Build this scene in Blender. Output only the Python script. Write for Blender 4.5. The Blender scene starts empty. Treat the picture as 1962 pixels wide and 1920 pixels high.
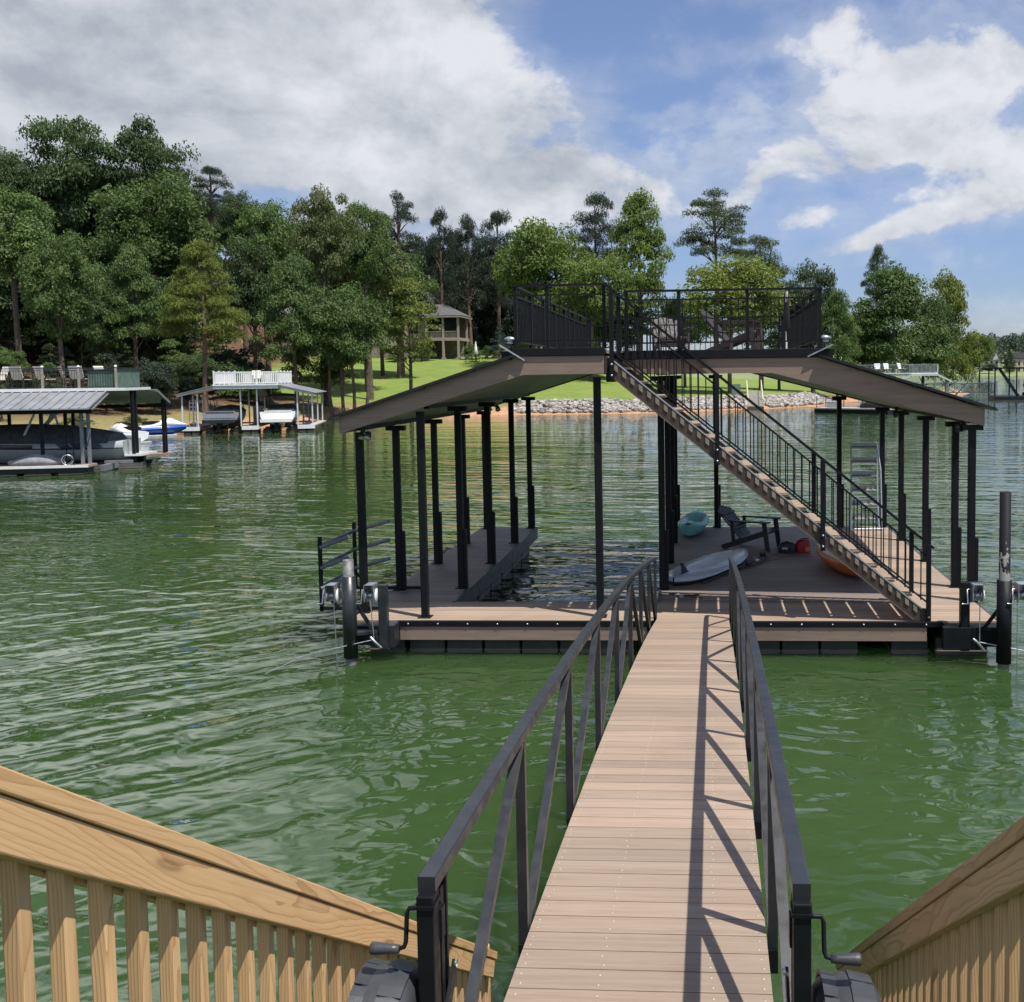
import bpy, math, random
import numpy as np
from mathutils import Vector, Matrix, Euler

random.seed(7)
SC = bpy.context.scene
COL = SC.collection
rad = math.radians

# ------------------------------------------------------------------ camera
cam_d = bpy.data.cameras.new("camera")
cam = bpy.data.objects.new("camera", cam_d)
COL.objects.link(cam)
SC.camera = cam
cam.matrix_world = Matrix(((0.998348, 0.008199, 0.056868, 0.0),
                           (0.056194, 0.066922, -0.996174, 0.0),
                           (-0.011973, 0.997724, 0.066351, 3.9),
                           (0, 0, 0, 1)))
cam_d.sensor_fit = 'HORIZONTAL'
cam_d.sensor_width = 36.0
cam_d.lens = 36.0 * 1950.0 / 1962.0
cam_d.shift_x = (981.0 - 1245.0) / 1962.0
cam_d.shift_y = -(960.0 - 847.0) / 1962.0
cam_d.clip_start = 0.05
cam_d.clip_end = 6000.0

# ------------------------------------------------------------------ sun, sky, exposure
SUN_DIR = Vector((0.34, -0.21, 0.88)).normalized()
sun_d = bpy.data.lights.new("sun", 'SUN')
sun_d.energy = 3.9
sun_d.angle = rad(0.55)
sun_d.color = (1.0, 0.955, 0.89)
sun = bpy.data.objects.new("sun", sun_d)
COL.objects.link(sun)
sun.rotation_euler = SUN_DIR.to_track_quat('Z', 'Y').to_euler()

SC.view_settings.view_transform = 'Standard'
SC.view_settings.look = 'None'
SC.view_settings.exposure = 0.62
SC.view_settings.gamma = 1.0
SC.render.engine = 'CYCLES'
SC.cycles.use_denoising = True
SC.cycles.max_bounces = 6
SC.cycles.diffuse_bounces = 3
SC.cycles.glossy_bounces = 3
SC.cycles.transmission_bounces = 3
SC.cycles.transparent_max_bounces = 6
SC.cycles.sample_clamp_indirect = 6.0
SC.cycles.caustics_reflective = False
SC.cycles.caustics_refractive = False


class G:
    """tiny helper around a node tree"""
    def __init__(s, nt):
        s.nt = nt

    def new(s, t, **kw):
        n = s.nt.nodes.new(t)
        for k, v in kw.items():
            setattr(n, k, v)
        return n

    def put(s, sock, v):
        if v is None:
            return
        if isinstance(v, bpy.types.NodeSocket):
            s.nt.links.new(v, sock)
        else:
            if isinstance(v, (tuple, list)) and sock.type == 'RGBA' and len(v) == 3:
                v = (*v, 1.0)
            sock.default_value = v

    def m(s, op, a, b=None, c=None, clamp=False):
        n = s.new('ShaderNodeMath', operation=op, use_clamp=clamp)
        s.put(n.inputs[0], a); s.put(n.inputs[1], b); s.put(n.inputs[2], c)
        return n.outputs[0]

    def vm(s, op, a, b=None):
        n = s.new('ShaderNodeVectorMath', operation=op)
        s.put(n.inputs[0], a); s.put(n.inputs[1], b)
        return n.outputs['Value'] if op in ('LENGTH', 'DOT_PRODUCT') else n.outputs[0]

    def mapping(s, v, loc=(0, 0, 0), rot=(0, 0, 0), scale=(1, 1, 1)):
        n = s.new('ShaderNodeMapping')
        s.put(n.inputs['Vector'], v)
        n.inputs['Location'].default_value = loc
        n.inputs['Rotation'].default_value = rot
        n.inputs['Scale'].default_value = scale
        return n.outputs[0]

    def noise(s, v, scale=5.0, detail=4.0, rough=0.5, dist=0.0, color=False):
        n = s.new('ShaderNodeTexNoise')
        s.put(n.inputs['Vector'], v)
        s.put(n.inputs['Scale'], scale)
        n.inputs['Detail'].default_value = detail
        n.inputs['Roughness'].default_value = rough
        n.inputs['Distortion'].default_value = dist
        return n.outputs['Color'] if color else n.outputs['Fac']

    def ramp(s, v, lo, hi, a=0.0, b=1.0, smooth=True):
        n = s.new('ShaderNodeMapRange', interpolation_type='SMOOTHSTEP' if smooth else 'LINEAR')
        s.put(n.inputs[0], v)
        for i, x in enumerate((lo, hi, a, b)):
            s.put(n.inputs[1 + i], x)
        return n.outputs[0]

    def mix(s, f, a, b, blend='MIX'):
        n = s.new('ShaderNodeMix', data_type='RGBA', blend_type=blend)
        s.put(n.inputs[0], f); s.put(n.inputs[6], a); s.put(n.inputs[7], b)
        return n.outputs[2]

    def comb(s, x, y, z):
        n = s.new('ShaderNodeCombineXYZ')
        s.put(n.inputs[0], x); s.put(n.inputs[1], y); s.put(n.inputs[2], z)
        return n.outputs[0]

    def sep(s, v):
        n = s.new('ShaderNodeSeparateXYZ')
        s.put(n.inputs[0], v)
        return n.outputs

    def coord(s, which='Object'):
        return s.new('ShaderNodeTexCoord').outputs[which]

    def bump(s, h, dist=0.01, strength=1.0, normal=None):
        n = s.new('ShaderNodeBump')
        s.put(n.inputs['Height'], h)
        n.inputs['Distance'].default_value = dist
        n.inputs['Strength'].default_value = strength
        s.put(n.inputs['Normal'], normal)
        return n.outputs[0]


# world: Nishita sky with broken clouds
world = bpy.data.worlds.new("World")
SC.world = world
world.use_nodes = True
wt = world.node_tree
wt.nodes.clear()
g = G(wt)
sky = g.new('ShaderNodeTexSky')
sky.sky_type = 'NISHITA'
sky.sun_disc = False
sky.sun_elevation = math.asin(SUN_DIR.z)
sky.sun_rotation = math.atan2(SUN_DIR.x, SUN_DIR.y)
sky.altitude = 250.0
sky.air_density = 1.0
sky.dust_density = 0.5
sky.ozone_density = 1.6
dirv = g.vm('NORMALIZE', g.coord('Generated'))
sx, sy, sz = g.sep(dirv)
ay = g.m('MAXIMUM', g.m('ABSOLUTE', sy), 0.12)
uu = g.m('DIVIDE', sx, ay)
vv = g.m('DIVIDE', sz, ay)
uv = g.comb(uu, vv, 0.0)
warp = g.vm('SCALE', g.vm('SUBTRACT', g.noise(dirv, 5.0, 3, 0.55, color=True), (0.5, 0.5, 0.5)))
warp.node.inputs['Scale'].default_value = 0.10
uvw = g.vm('ADD', uv, warp)


def blob(u, v, a, b, rot, w, soft=0.0):
    p = g.vm('SUBTRACT', uvw, (u, v, 0))
    p = g.mapping(p, rot=(0, 0, rad(-rot)))
    p = g.vm('MULTIPLY', p, (1 / a, 1 / b, 0))
    return g.m('MULTIPLY', g.ramp(g.vm('LENGTH', p), soft, 1.0, 1.0, 0.0), w)


COVER = [  # u, v, a, b, rot, weight : where the sky is clouded (+) or open (-)
    (-0.5, 0.3, 0.5, 0.2, 0, 0.54),
    (-0.7, 0.3, 0.4, 0.3, 0, 0.34),
    (-0.27, 0.33, 0.2, 0.1, -12, 0.38),
    (-0.62, 0.62, 0.55, 0.36, 0, 0.85),
    (-0.03, 0.5, 0.2, 0.14, 0, -0.35),
    (0.42, 0.6, 0.34, 0.26, 0, 0.55),
    (-0.2, 0.2, 0.24, 0.11, -14, 0.4),
    (-0.36, 0.21, 0.16, 0.09, 0, 0.22),
    (-0.345, 0.197, 0.05, 0.02, 0, 0.4),
    (-0.13, 0.175, 0.12, 0.045, -6, 0.35),
    (-0.415, 0.185, 0.075, 0.03, 0, -0.45),
    (-0.1, 0.345, 0.12, 0.07, 30, -0.45),
    (-0.035, 0.25, 0.07, 0.12, -20, -0.35),
    (0.2, 0.095, 0.24, 0.035, 6, -0.22),
    (0.27, 0.04, 0.2, 0.04, 0, 0.34), (0.17, 0.225, 0.28, 0.15, 12, 0.15), (0.28, 0.22, 0.16, 0.12, 10, 0.10), (-0.30, 0.165, 0.24, 0.08, 0, 0.34), (-0.40, 0.27, 0.30, 0.10, 0, 0.2), (0.03, 0.31, 0.06, 0.06, 0, -0.15), (0.10, 0.10, 0.3, 0.03, 0, -0.1),
    (-0.020, 0.290, 0.067, 0.031, 18, 0.42),
    (0.063, 0.300, 0.072, 0.036, 10, 0.44),
    (0.133, 0.318, 0.049, 0.039, 10, 0.50),
    (0.120, 0.264, 0.098, 0.047, 15, 0.44),
    (0.202, 0.284, 0.078, 0.039, 0, 0.38),
    (0.275, 0.290, 0.078, 0.044, 0, 0.48),
    (0.223, 0.238, 0.098, 0.044, 10, 0.42),
    (0.295, 0.217, 0.072, 0.041, 10, 0.48),
    (0.140, 0.212, 0.103, 0.034, 24, 0.40),
    (-0.035, 0.241, 0.047, 0.022, 10, 0.46),
    (0.058, 0.191, 0.098, 0.028, 30, 0.40),
    (0.192, 0.147, 0.098, 0.020, 14, 0.52),
    (0.270, 0.176, 0.088, 0.039, 8, 0.42),
    (0.104, 0.158, 0.062, 0.023, 14, 0.34),
    (0.280, 0.359, 0.047, 0.018, 0, 0.42),
    (0.011, 0.212, 0.041, 0.031, 40, 0.20),
]
cov = None
for c in COVER:
    b_ = blob(*c)
    cov = b_ if cov is None else g.m('ADD', cov, b_)
pz = g.vm('MULTIPLY', dirv, (1.0, 1.0, 1.55))
n1 = g.noise(pz, 7.5, 10, 0.62, 0.2)
pz2 = g.vm('ADD', pz, (0.012, 0.0, 0.045))
n2 = g.noise(pz2, 7.5, 6, 0.60, 0.2)
dens = g.m('ADD', g.m('ADD', g.m('MULTIPLY', n1, 1.75), cov), -0.98)
core = g.ramp(dens, 0.0, 0.34)
veil = g.m('MULTIPLY', g.ramp(g.m('ADD', dens, 0.30), 0.0, 0.42), g.ramp(g.noise(pz, 4.0, 5, 0.6), 0.35, 0.65, 0.15, 0.48))
alpha = g.m('MAXIMUM', core, veil)
lit = g.m('ADD', g.m('MULTIPLY', g.m('SUBTRACT', n1, n2), 2.3), 0.66, clamp=True)
grey = g.m('ADD', blob(-0.64, 0.325, 0.34, 0.12, -6, 0.50), blob(-0.47, 0.235, 0.22, 0.07, -4, 0.28))
grey = g.m('ADD', grey, blob(-0.18, 0.18, 0.14, 0.04, -8, 0.25))
soft = g.noise(g.vm('MULTIPLY', dirv, (1, 1, 2.2)), 4.2, 3, 0.5)
lit = g.m('ADD', lit, g.m('MULTIPLY', g.m('SUBTRACT', soft, 0.5), 1.1))
lit = g.m('SUBTRACT', lit, grey, clamp=True)
lit = g.m('ADD', lit, g.m('ADD', blob(0.12, 0.31, 0.12, 0.07, 20, 0.35), blob(0.24, 0.23, 0.20, 0.12, 10, 0.22)), clamp=True)
lit = g.m('ADD', lit, blob(-0.28, 0.32, 0.22, 0.06, -6, 0.25), clamp=True)
ccol = g.mix(lit, (0.34, 0.375, 0.425), (0.68, 0.69, 0.72))
ccol = g.mix(blob(-0.62, 0.66, 0.52, 0.30, 0, 1.0), ccol, (2.5, 2.53, 2.58))  # unseen cloud out of view, brightened to pale its reflection in the water
ccol = g.mix(blob(0.42, 0.60, 0.30, 0.24, 0, 0.8), ccol, (1.7, 1.72, 1.75))  # same boost for the unseen cloud at upper right
skyc = g.new('ShaderNodeVectorMath', operation='SCALE')
lowsky = g.ramp(sz, 0.0, 0.32, 0.0, 1.0)
skytint = g.mix(lowsky, (0.42, 0.46, 0.62), (0.70, 0.68, 0.76))
g.put(skyc.inputs[0], g.mix(1.0, sky.outputs[0], skytint, 'MULTIPLY'))
skyc.inputs['Scale'].default_value = 1.0
bg1 = g.new('ShaderNodeBackground'); g.put(bg1.inputs[0], skyc.outputs[0]); bg1.inputs[1].default_value = 0.115
bg2 = g.new('ShaderNodeBackground'); g.put(bg2.inputs[0], ccol); bg2.inputs[1].default_value = 0.78
ms = g.new('ShaderNodeMixShader')
above = g.ramp(sz, 0.0, 0.05)
g.put(ms.inputs[0], g.m('MULTIPLY', g.m('MULTIPLY', alpha, 0.94), above))
wt.links.new(bg1.outputs[0], ms.inputs[1]); wt.links.new(bg2.outputs[0], ms.inputs[2])
wo = g.new('ShaderNodeOutputWorld')
wt.links.new(ms.outputs[0], wo.inputs[0])


# ------------------------------------------------------------------ mesh building helpers
def V(*a):
    return np.array(a, float)


class MB:
    def __init__(s):
        s.v = []; s.f = []; s.sm = []

    def add(s, verts, faces, smooth=False):
        o = len(s.v)
        s.v.extend([tuple(map(float, p)) for p in verts])
        s.f.extend([tuple(o + i for i in f) for f in faces])
        s.sm.extend([smooth] * len(faces))
        return s

    def frame(s, c, ax, ay, az):
        P = [c + sx * ax + sy * ay + sz * az for sz in (-1, 1) for sx, sy in ((-1, -1), (1, -1), (1, 1), (-1, 1))]
        return s.add(P, [(3, 2, 1, 0), (4, 5, 6, 7), (0, 1, 5, 4), (1, 2, 6, 5), (2, 3, 7, 6), (3, 0, 4, 7)])

    def box(s, x0, x1, y0, y1, z0, z1):
        return s.frame(V((x0 + x1) / 2, (y0 + y1) / 2, (z0 + z1) / 2), V((x1 - x0) / 2, 0, 0), V(0, (y1 - y0) / 2, 0), V(0, 0, (z1 - z0) / 2))

    def cbox(s, c, size, rz=0.0):
        a = math.cos(rz); b = math.sin(rz)
        return s.frame(V(*c), V(a, b, 0) * size[0] / 2, V(-b, a, 0) * size[1] / 2, V(0, 0, 1) * size[2] / 2)

    def bar(s, p, q, w, h, up=(0, 0, 1)):
        """rectangular bar from p to q: w across (horizontal), h along up"""
        p = V(*p); q = V(*q); d = q - p; L = np.linalg.norm(d); d = d / L
        u = V(*up)
        if abs(d @ u) > 0.98:
            u = V(0, 1, 0)
        x = np.cross(d, u); x /= np.linalg.norm(x); u = np.cross(x, d)
        return s.frame((p + q) / 2, x * w / 2, d * L / 2, u * h / 2)

    def tube(s, pts, r, n=10, caps=True):
        pts = [V(*p) for p in pts]
        rs = r if isinstance(r, (list, tuple)) else [r] * len(pts)
        V_ = []; F_ = []
        pu = None
        for i, p in enumerate(pts):
            d = (pts[min(i + 1, len(pts) - 1)] - pts[max(i - 1, 0)]); d /= max(np.linalg.norm(d), 1e-9)
            if pu is None:
                u = V(0, 0, 1) if abs(d[2]) < 0.9 else V(1, 0, 0)
            else:
                u = pu
            x = np.cross(d, u); x /= max(np.linalg.norm(x), 1e-9); u = np.cross(x, d); pu = u
            for k in range(n):
                a = 2 * math.pi * k / n
                V_.append(p + rs[i] * (math.cos(a) * x + math.sin(a) * u))
        for i in range(len(pts) - 1):
            for k in range(n):
                k2 = (k + 1) % n
                F_.append((i * n + k, i * n + k2, (i + 1) * n + k2, (i + 1) * n + k))
        s.add(V_, F_, True)
        if caps:
            o = len(V_)
            s.add(V_[:n], [tuple(range(n))[::-1]]); s.add(V_[o - n:], [tuple(range(n))])
        return s

    def prism(s, poly, axis, a, b):
        """poly: 2-D outline; axis 'x','y','z' extruded from a to b"""
        n = len(poly)
        def P(p, t):
            return {'x': (t, p[0], p[1]), 'y': (p[0], t, p[1]), 'z': (p[0], p[1], t)}[axis]
        vs = [P(p, a) for p in poly] + [P(p, b) for p in poly]
        fs = [tuple(range(n)), tuple(range(n, 2 * n))[::-1]]
        fs += [(i, n + i, n + (i + 1) % n, (i + 1) % n) for i in range(n)]
        return s.add(vs, fs)

    def lathe(s, prof, c=(0, 0, 0), axis='z', n=16):
        vs = []
        for r, z in prof:
            for k in range(n):
                a = 2 * math.pi * k / n
                x, y = r * math.cos(a), r * math.sin(a)
                p = {'z': (x, y, z), 'x': (z, x, y), 'y': (x, z, y)}[axis]
                vs.append((c[0] + p[0], c[1] + p[1], c[2] + p[2]))
        fs = []
        for i in range(len(prof) - 1):
            for k in range(n):
                k2 = (k + 1) % n
                fs.append((i * n + k, i * n + k2, (i + 1) * n + k2, (i + 1) * n + k))
        return s.add(vs, fs, True)

    def loft(s, rings, closed=True, caps=True, smooth=True):
        n = len(rings[0]); vs = [p for r in rings for p in r]; fs = []
        for i in range(len(rings) - 1):
            for k in range(n if closed else n - 1):
                k2 = (k + 1) % n
                fs.append((i * n + k, i * n + k2, (i + 1) * n + k2, (i + 1) * n + k))
        s.add(vs, fs, smooth)
        if caps:
            s.add(rings[0], [tuple(range(n))[::-1]]); s.add(rings[-1], [tuple(range(n))])
        return s

    def mesh(s, name, off=(0, 0, 0)):
        me = bpy.data.meshes.new(name)
        me.from_pydata([(p[0] - off[0], p[1] - off[1], p[2] - off[2]) for p in s.v], [], s.f)
        me.polygons.foreach_set('use_smooth', s.sm)
        me.validate()
        import bmesh
        bm = bmesh.new(); bm.from_mesh(me)
        bmesh.ops.recalc_face_normals(bm, faces=bm.faces)
        bm.to_mesh(me); bm.free()
        return me


def tag(o, label=None, cat=None, group=None, kind=None):
    if label: o['label'] = label
    if cat: o['category'] = cat
    if group: o['group'] = group
    if kind: o['kind'] = kind
    return o


def thing(name, label, cat, loc=(0, 0, 0), rotz=0.0, group=None):
    o = bpy.data.objects.new(name, None)
    o.empty_display_size = 0.2
    COL.objects.link(o)
    o.location = loc; o.rotation_euler = (0, 0, rotz)
    return tag(o, label, cat, group)


def root_of(o):
    while o.parent is not None:
        o = o.parent
    return o


def part(name, mb, m, parent=None, world=False, label=None, bevel=0.0):
    """one mesh object; world=True: coordinates are world ones (unrotated parents only)"""
    off = tuple(root_of(parent).location) if (world and parent is not None) else (0, 0, 0)
    me = mb.mesh(name, off) if isinstance(mb, MB) else mb
    if m is not None and not me.materials:
        me.materials.append(m)
    o = bpy.data.objects.new(name, me)
    COL.objects.link(o)
    if parent is not None:
        o.parent = parent
    if label:
        o['label'] = label
    if bevel:
        b = o.modifiers.new('bevel', 'BEVEL'); b.width = bevel; b.segments = 2; b.limit_method = 'ANGLE'
    return o


def copy_tree(o, parent=None):
    c = o.copy()
    COL.objects.link(c)
    c.parent = parent
    for ch in list(o.children):
        copy_tree(ch, c)
    return c


# ------------------------------------------------------------------ materials
MATS = {}


def newmat(name):
    m = bpy.data.materials.new(name)
    m.use_nodes = True
    nt = m.node_tree
    b = nt.nodes['Principled BSDF']
    return m, G(nt), b


def simple(name, col, rough=0.5, metal=0.0, var=0.18, scale=6.0, bump=0.0, bscale=60.0, coat=0.0, spec=0.5):
    m, g, b = newmat(name)
    co = g.coord('Object')
    n = g.noise(co, scale, 5, 0.6)
    f = g.ramp(n, 0.3, 0.7)
    lo = tuple(max(0, c * (1 - var)) for c in col); hi = tuple(min(1, c * (1 + var)) for c in col)
    g.put(b.inputs['Base Color'], g.mix(f, lo, hi))
    g.put(b.inputs['Roughness'], g.ramp(g.noise(co, scale * 2.3, 4, 0.6), 0.3, 0.7, max(0.02, rough - 0.08), min(1, rough + 0.1)))
    b.inputs['Metallic'].default_value = metal
    b.inputs['Specular IOR Level'].default_value = spec
    b.inputs['Coat Weight'].default_value = coat
    if bump:
        g.put(b.inputs['Normal'], g.bump(g.noise(co, bscale, 4, 0.6), bump))
    MATS[name] = m
    return m


def boards(name, col, var=0.16, rough=0.62, along=(0.6, 14, 14), tint=(1.0, 0.93, 0.92), dirt=(0.62, 0.60, 0.56)):
    """composite decking: every board its own tone, fine streaks along the board, faint dirt"""
    m, g, b = newmat(name)
    co = g.coord('Object')
    r = g.new('ShaderNodeNewGeometry').outputs['Random Per Island']
    streak = g.noise(g.vm('MULTIPLY', co, along), 2.2, 6, 0.65)
    fine = g.noise(g.vm('MULTIPLY', co, (along[0] * 3, along[1] * 8, along[2] * 8)), 3.0, 3, 0.6)
    base = g.mix(r, tuple(c * (1 - var) for c in col), tuple(c * (1 + var) * t for c, t in zip(col, tint)))
    base = g.mix(g.ramp(streak, 0.35, 0.72), base, g.mix(1.0, base, (0.80, 0.78, 0.76), 'MULTIPLY'))
    base = g.mix(g.m('MULTIPLY', g.ramp(fine, 0.45, 0.7), 0.5), base, g.mix(1.0, base, (0.78, 0.75, 0.72), 'MULTIPLY'))
    base = g.mix(g.m('MULTIPLY', g.ramp(g.noise(co, 1.1, 5, 0.6), 0.52, 0.75), 0.35), base, g.mix(1.0, base, dirt, 'MULTIPLY'))
    g.put(b.inputs['Base Color'], base)
    g.put(b.inputs['Roughness'], g.ramp(streak, 0.3, 0.7, rough - 0.08, rough + 0.12))
    b.inputs['Specular IOR Level'].default_value = 0.35
    g.put(b.inputs['Normal'], g.bump(fine, 0.0012))
    MATS[name] = m
    return m


def pine_wood(name, light, dark, seed=0.0, wet=(0.55, 0.40, 0.22)):
    """pressure treated pine, grain along local X"""
    m, g, b = newmat(name)
    co = g.vm('ADD', g.coord('Object'), (seed, seed * 0.013, seed * 0.007))
    ri = g.new('ShaderNodeObjectInfo').outputs['Random']
    shift = g.comb(g.m('MULTIPLY', ri, 9.0), g.m('MULTIPLY', ri, 0.13), g.m('MULTIPLY', ri, 0.09))
    co = g.vm('ADD', co, shift)
    sl = g.vm('MULTIPLY', co, (0.055, 1.0, 1.0))
    wv = g.new('ShaderNodeTexWave', wave_type='RINGS', rings_direction='X', wave_profile='SAW')
    g.put(wv.inputs['Vector'], g.vm('ADD', g.vm('ADD', sl, g.comb(0.0, 0.045, g.m('ADD', -0.03, g.m('MULTIPLY', g.m('SINE', g.m('MULTIPLY', g.sep(co)[0], 2.1)), 0.045)))), g.vm('SCALE', g.vm('SUBTRACT', g.noise(g.vm('MULTIPLY', co, (1.0, 4, 4)), 1.4, 3, 0.5, color=True), (0.5, 0.5, 0.5)))))
    for n in g.nt.nodes:
        if n.bl_idname == 'ShaderNodeVectorMath' and n.operation == 'SCALE':
            n.inputs['Scale'].default_value = 0.04
    wv.inputs['Scale'].default_value = 40.0
    wv.inputs['Distortion'].default_value = 1.1
    wv.inputs['Detail'].default_value = 3.0
    wv.inputs['Detail Scale'].default_value = 2.0
    ring = g.m('POWER', wv.outputs['Fac'], 3.6)
    fib = g.noise(g.vm('MULTIPLY', co, (3, 160, 160)), 1.0, 3, 0.6)
    c = g.mix(g.m('MULTIPLY', ring, 0.66), light, dark)
    c = g.mix(g.m('MULTIPLY', g.ramp(fib, 0.35, 0.7), 0.22), c, dark)
    blot = g.ramp(g.noise(g.vm('MULTIPLY', co, (0.9, 3.0, 3.0)), 2.1, 4, 0.55), 0.58, 0.80)
    c = g.mix(g.m('MULTIPLY', blot, 0.45), c, wet)
    # knots
    vo = g.new('ShaderNodeTexVoronoi')
    g.put(vo.inputs['Vector'], g.vm('MULTIPLY', co, (1.6, 9.0, 9.0)))
    vo.inputs['Scale'].default_value = 1.0
    kn = g.ramp(vo.outputs['Distance'], 0.06, 0.20, 1.0, 0.0)
    kr = g.m('ADD', g.m('MULTIPLY', g.m('SINE', g.m('MULTIPLY', vo.outputs['Distance'], 70.0)), 0.5), 0.5)
    c = g.mix(g.m('MULTIPLY', kn, g.m('ADD', g.m('MULTIPLY', kr, 0.4), 0.35)), c, tuple(x * 0.45 for x in dark))
    tone = g.ramp(ri, 0, 1, 0.86, 1.08, False)
    c = g.mix(1.0, c, g.comb(tone, tone, tone), 'MULTIPLY')
    g.put(b.inputs['Base Color'], c)
    b.inputs['Roughness'].default_value = 0.62
    b.inputs['Specular IOR Level'].default_value = 0.3
    h = g.m('ADD', g.m('MULTIPLY', ring, 0.6), g.m('MULTIPLY', fib, 0.5))
    g.put(b.inputs['Normal'], g.bump(h, 0.0009))
    MATS[name] = m
    return m


def leaf(name, a, bcol, trans=0.36):
    m, g, b = newmat(name)
    geo = g.new('ShaderNodeNewGeometry').outputs['Random Per Island']
    oi = g.new('ShaderNodeObjectInfo').outputs['Random']
    co = g.coord('Generated')
    n = g.ramp(g.noise(co, 4.0, 3, 0.6), 0.35, 0.68)
    at = g.new('ShaderNodeAttribute'); at.attribute_name = 'clump'
    c = g.mix(g.m('ADD', g.m('MULTIPLY', g.m('ADD', geo, n), 0.28), g.m('MULTIPLY', at.outputs['Fac'], 0.44)), a, bcol)
    tone = g.ramp(oi, 0, 1, 0.85, 1.15, False)
    c = g.mix(1.0, c, g.comb(tone, tone, g.m('MULTIPLY', tone, 0.98)), 'MULTIPLY')
    g.put(b.inputs['Base Color'], c)
    b.inputs['Roughness'].default_value = 0.55
    b.inputs['Specular IOR Level'].default_value = 0.35
    tr = g.new('ShaderNodeBsdfTranslucent')
    g.put(tr.inputs['Color'], g.mix(1.0, c, (1.15, 1.25, 0.6), 'MULTIPLY'))
    mx = g.new('ShaderNodeMixShader'); mx.inputs[0].default_value = trans
    out = g.nt.nodes['Material Output']
    g.nt.links.new(b.outputs[0], mx.inputs[1]); g.nt.links.new(tr.outputs[0], mx.inputs[2])
    g.nt.links.new(mx.outputs[0], out.inputs[0])
    MATS[name] = m
    return m


black = simple('black_powdercoat', (0.0075, 0.0085, 0.0105), 0.5, 0.0, 0.2, 9, 0.0004, 300, spec=0.22)
gunmetal = simple('charcoal_paint', (0.021, 0.0235, 0.028), 0.36, 0.0, 0.25, 5, 0.0004, 300)
steel_grey = simple('grey_frame_steel', (0.055, 0.062, 0.066), 0.45, 0.2, 0.2, 4)
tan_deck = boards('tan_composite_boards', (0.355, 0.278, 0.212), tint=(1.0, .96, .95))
shade_deck = boards('shaded_composite_boards', (0.215, 0.180, 0.160), tint=(1.0, .96, .95))  # the tan boards again, with the roof's shade put into the colour
fascia_m = boards('brown_fascia_board', (0.300, 0.225, 0.178), var=0.05, along=(0.5, 3, 9))
liner_m = simple('roof_liner', (0.34, 0.33, 0.285), 0.5, 0.0, 0.08, 1.2)
roof_m = simple('black_roof_sheet', (0.02, 0.021, 0.023), 0.35, 0.3, 0.2, 2)
float_m = simple('float_plastic', (0.03, 0.031, 0.033), 0.45, 0, 0.35, 2.2, 0.002, 18)
_g = G(float_m.node_tree); _b = float_m.node_tree.nodes['Principled BSDF']      # dried scum line just above the water
_co = _g.coord('Object')
_z = _g.m('ADD', _g.sep(_co)[2], _g.m('MULTIPLY', _g.noise(_co, 9.0, 4, 0.6), 0.03))
_band = _g.m('MULTIPLY', _g.ramp(_z, 0.02, 0.05), _g.ramp(_z, 0.07, 0.11, 1.0, 0.0))
_old = _b.inputs['Base Color'].links[0].from_socket
_g.put(_b.inputs['Base Color'], _g.mix(_g.m('MULTIPLY', _band, 0.55), _old, (0.20, 0.17, 0.115)))
galv = simple('galvanised_steel', (0.42, 0.44, 0.46), 0.38, 0.75, 0.2, 14, 0.0006, 90)
alu = simple('brushed_aluminium', (0.60, 0.62, 0.64), 0.34, 0.8, 0.12, 20)
rust_pipe = simple('weathered_pipe', (0.40, 0.37, 0.31), 0.5, 0.25, 0.4, 7, 0.001, 60)
rubber = simple('black_rubber', (0.022, 0.022, 0.024), 0.55, 0, 0.3, 8, 0.0008, 120)
plastic_black = simple('black_moulded_plastic', (0.045, 0.047, 0.052), 0.42, 0, 0.2, 6, 0.0005, 200)
screw_m = simple('screw_heads', (0.46, 0.39, 0.31), 0.4, 0.3, 0.1)
pine_l = pine_wood('treated_pine', (0.69, 0.445, 0.222), (0.37, 0.185, 0.068))
pine_r = pine_wood('treated_pine_greyed', (0.60, 0.39, 0.20), (0.32, 0.165, 0.065), 3.3)
white_paint = simple('white_paint', (0.76, 0.77, 0.76), 0.45, 0, 0.06, 3)
offwhite = simple('offwhite_gelcoat', (0.82, 0.82, 0.81), 0.25, 0, 0.05, 2, coat=0.3)
tan_fabric = simple('tan_sling_fabric', (0.78, 0.73, 0.62), 0.8, 0, 0.1, 20)
grey_cover = simple('grey_boat_cover', (0.075, 0.080, 0.088), 0.8, 0, 0.3, 3, 0.01, 5)
black_canvas = simple('black_canvas', (0.012, 0.012, 0.014), 0.75, 0, 0.3, 4)
navy = simple('navy_gelcoat', (0.02, 0.03, 0.075), 0.22, 0, 0.1, 2, coat=0.4)
blue_plastic = simple('blue_hull', (0.02, 0.10, 0.42), 0.25, 0, 0.1, 2, coat=0.4)
grey_metal_roof = simple('grey_ribbed_roof', (0.30, 0.31, 0.32), 0.45, 0.35, 0.1, 1.4)
green_screen = simple('green_mesh_screen', (0.10, 0.165, 0.13), 0.7, 0, 0.2, 3)
grey_dock = simple('grey_dock_steel', (0.22, 0.23, 0.24), 0.5, 0.3, 0.2, 3)
dark_void = simple('dark_glass', (0.015, 0.017, 0.020), 0.12, 0, 0.3, 2)
bark = simple('bark', (0.115, 0.085, 0.062), 0.9, 0, 0.35, 3, 0.02, 10)
bark_pine = simple('pine_bark', (0.16, 0.105, 0.075), 0.9, 0, 0.35, 3, 0.02, 10)
rock_m = None

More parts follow.
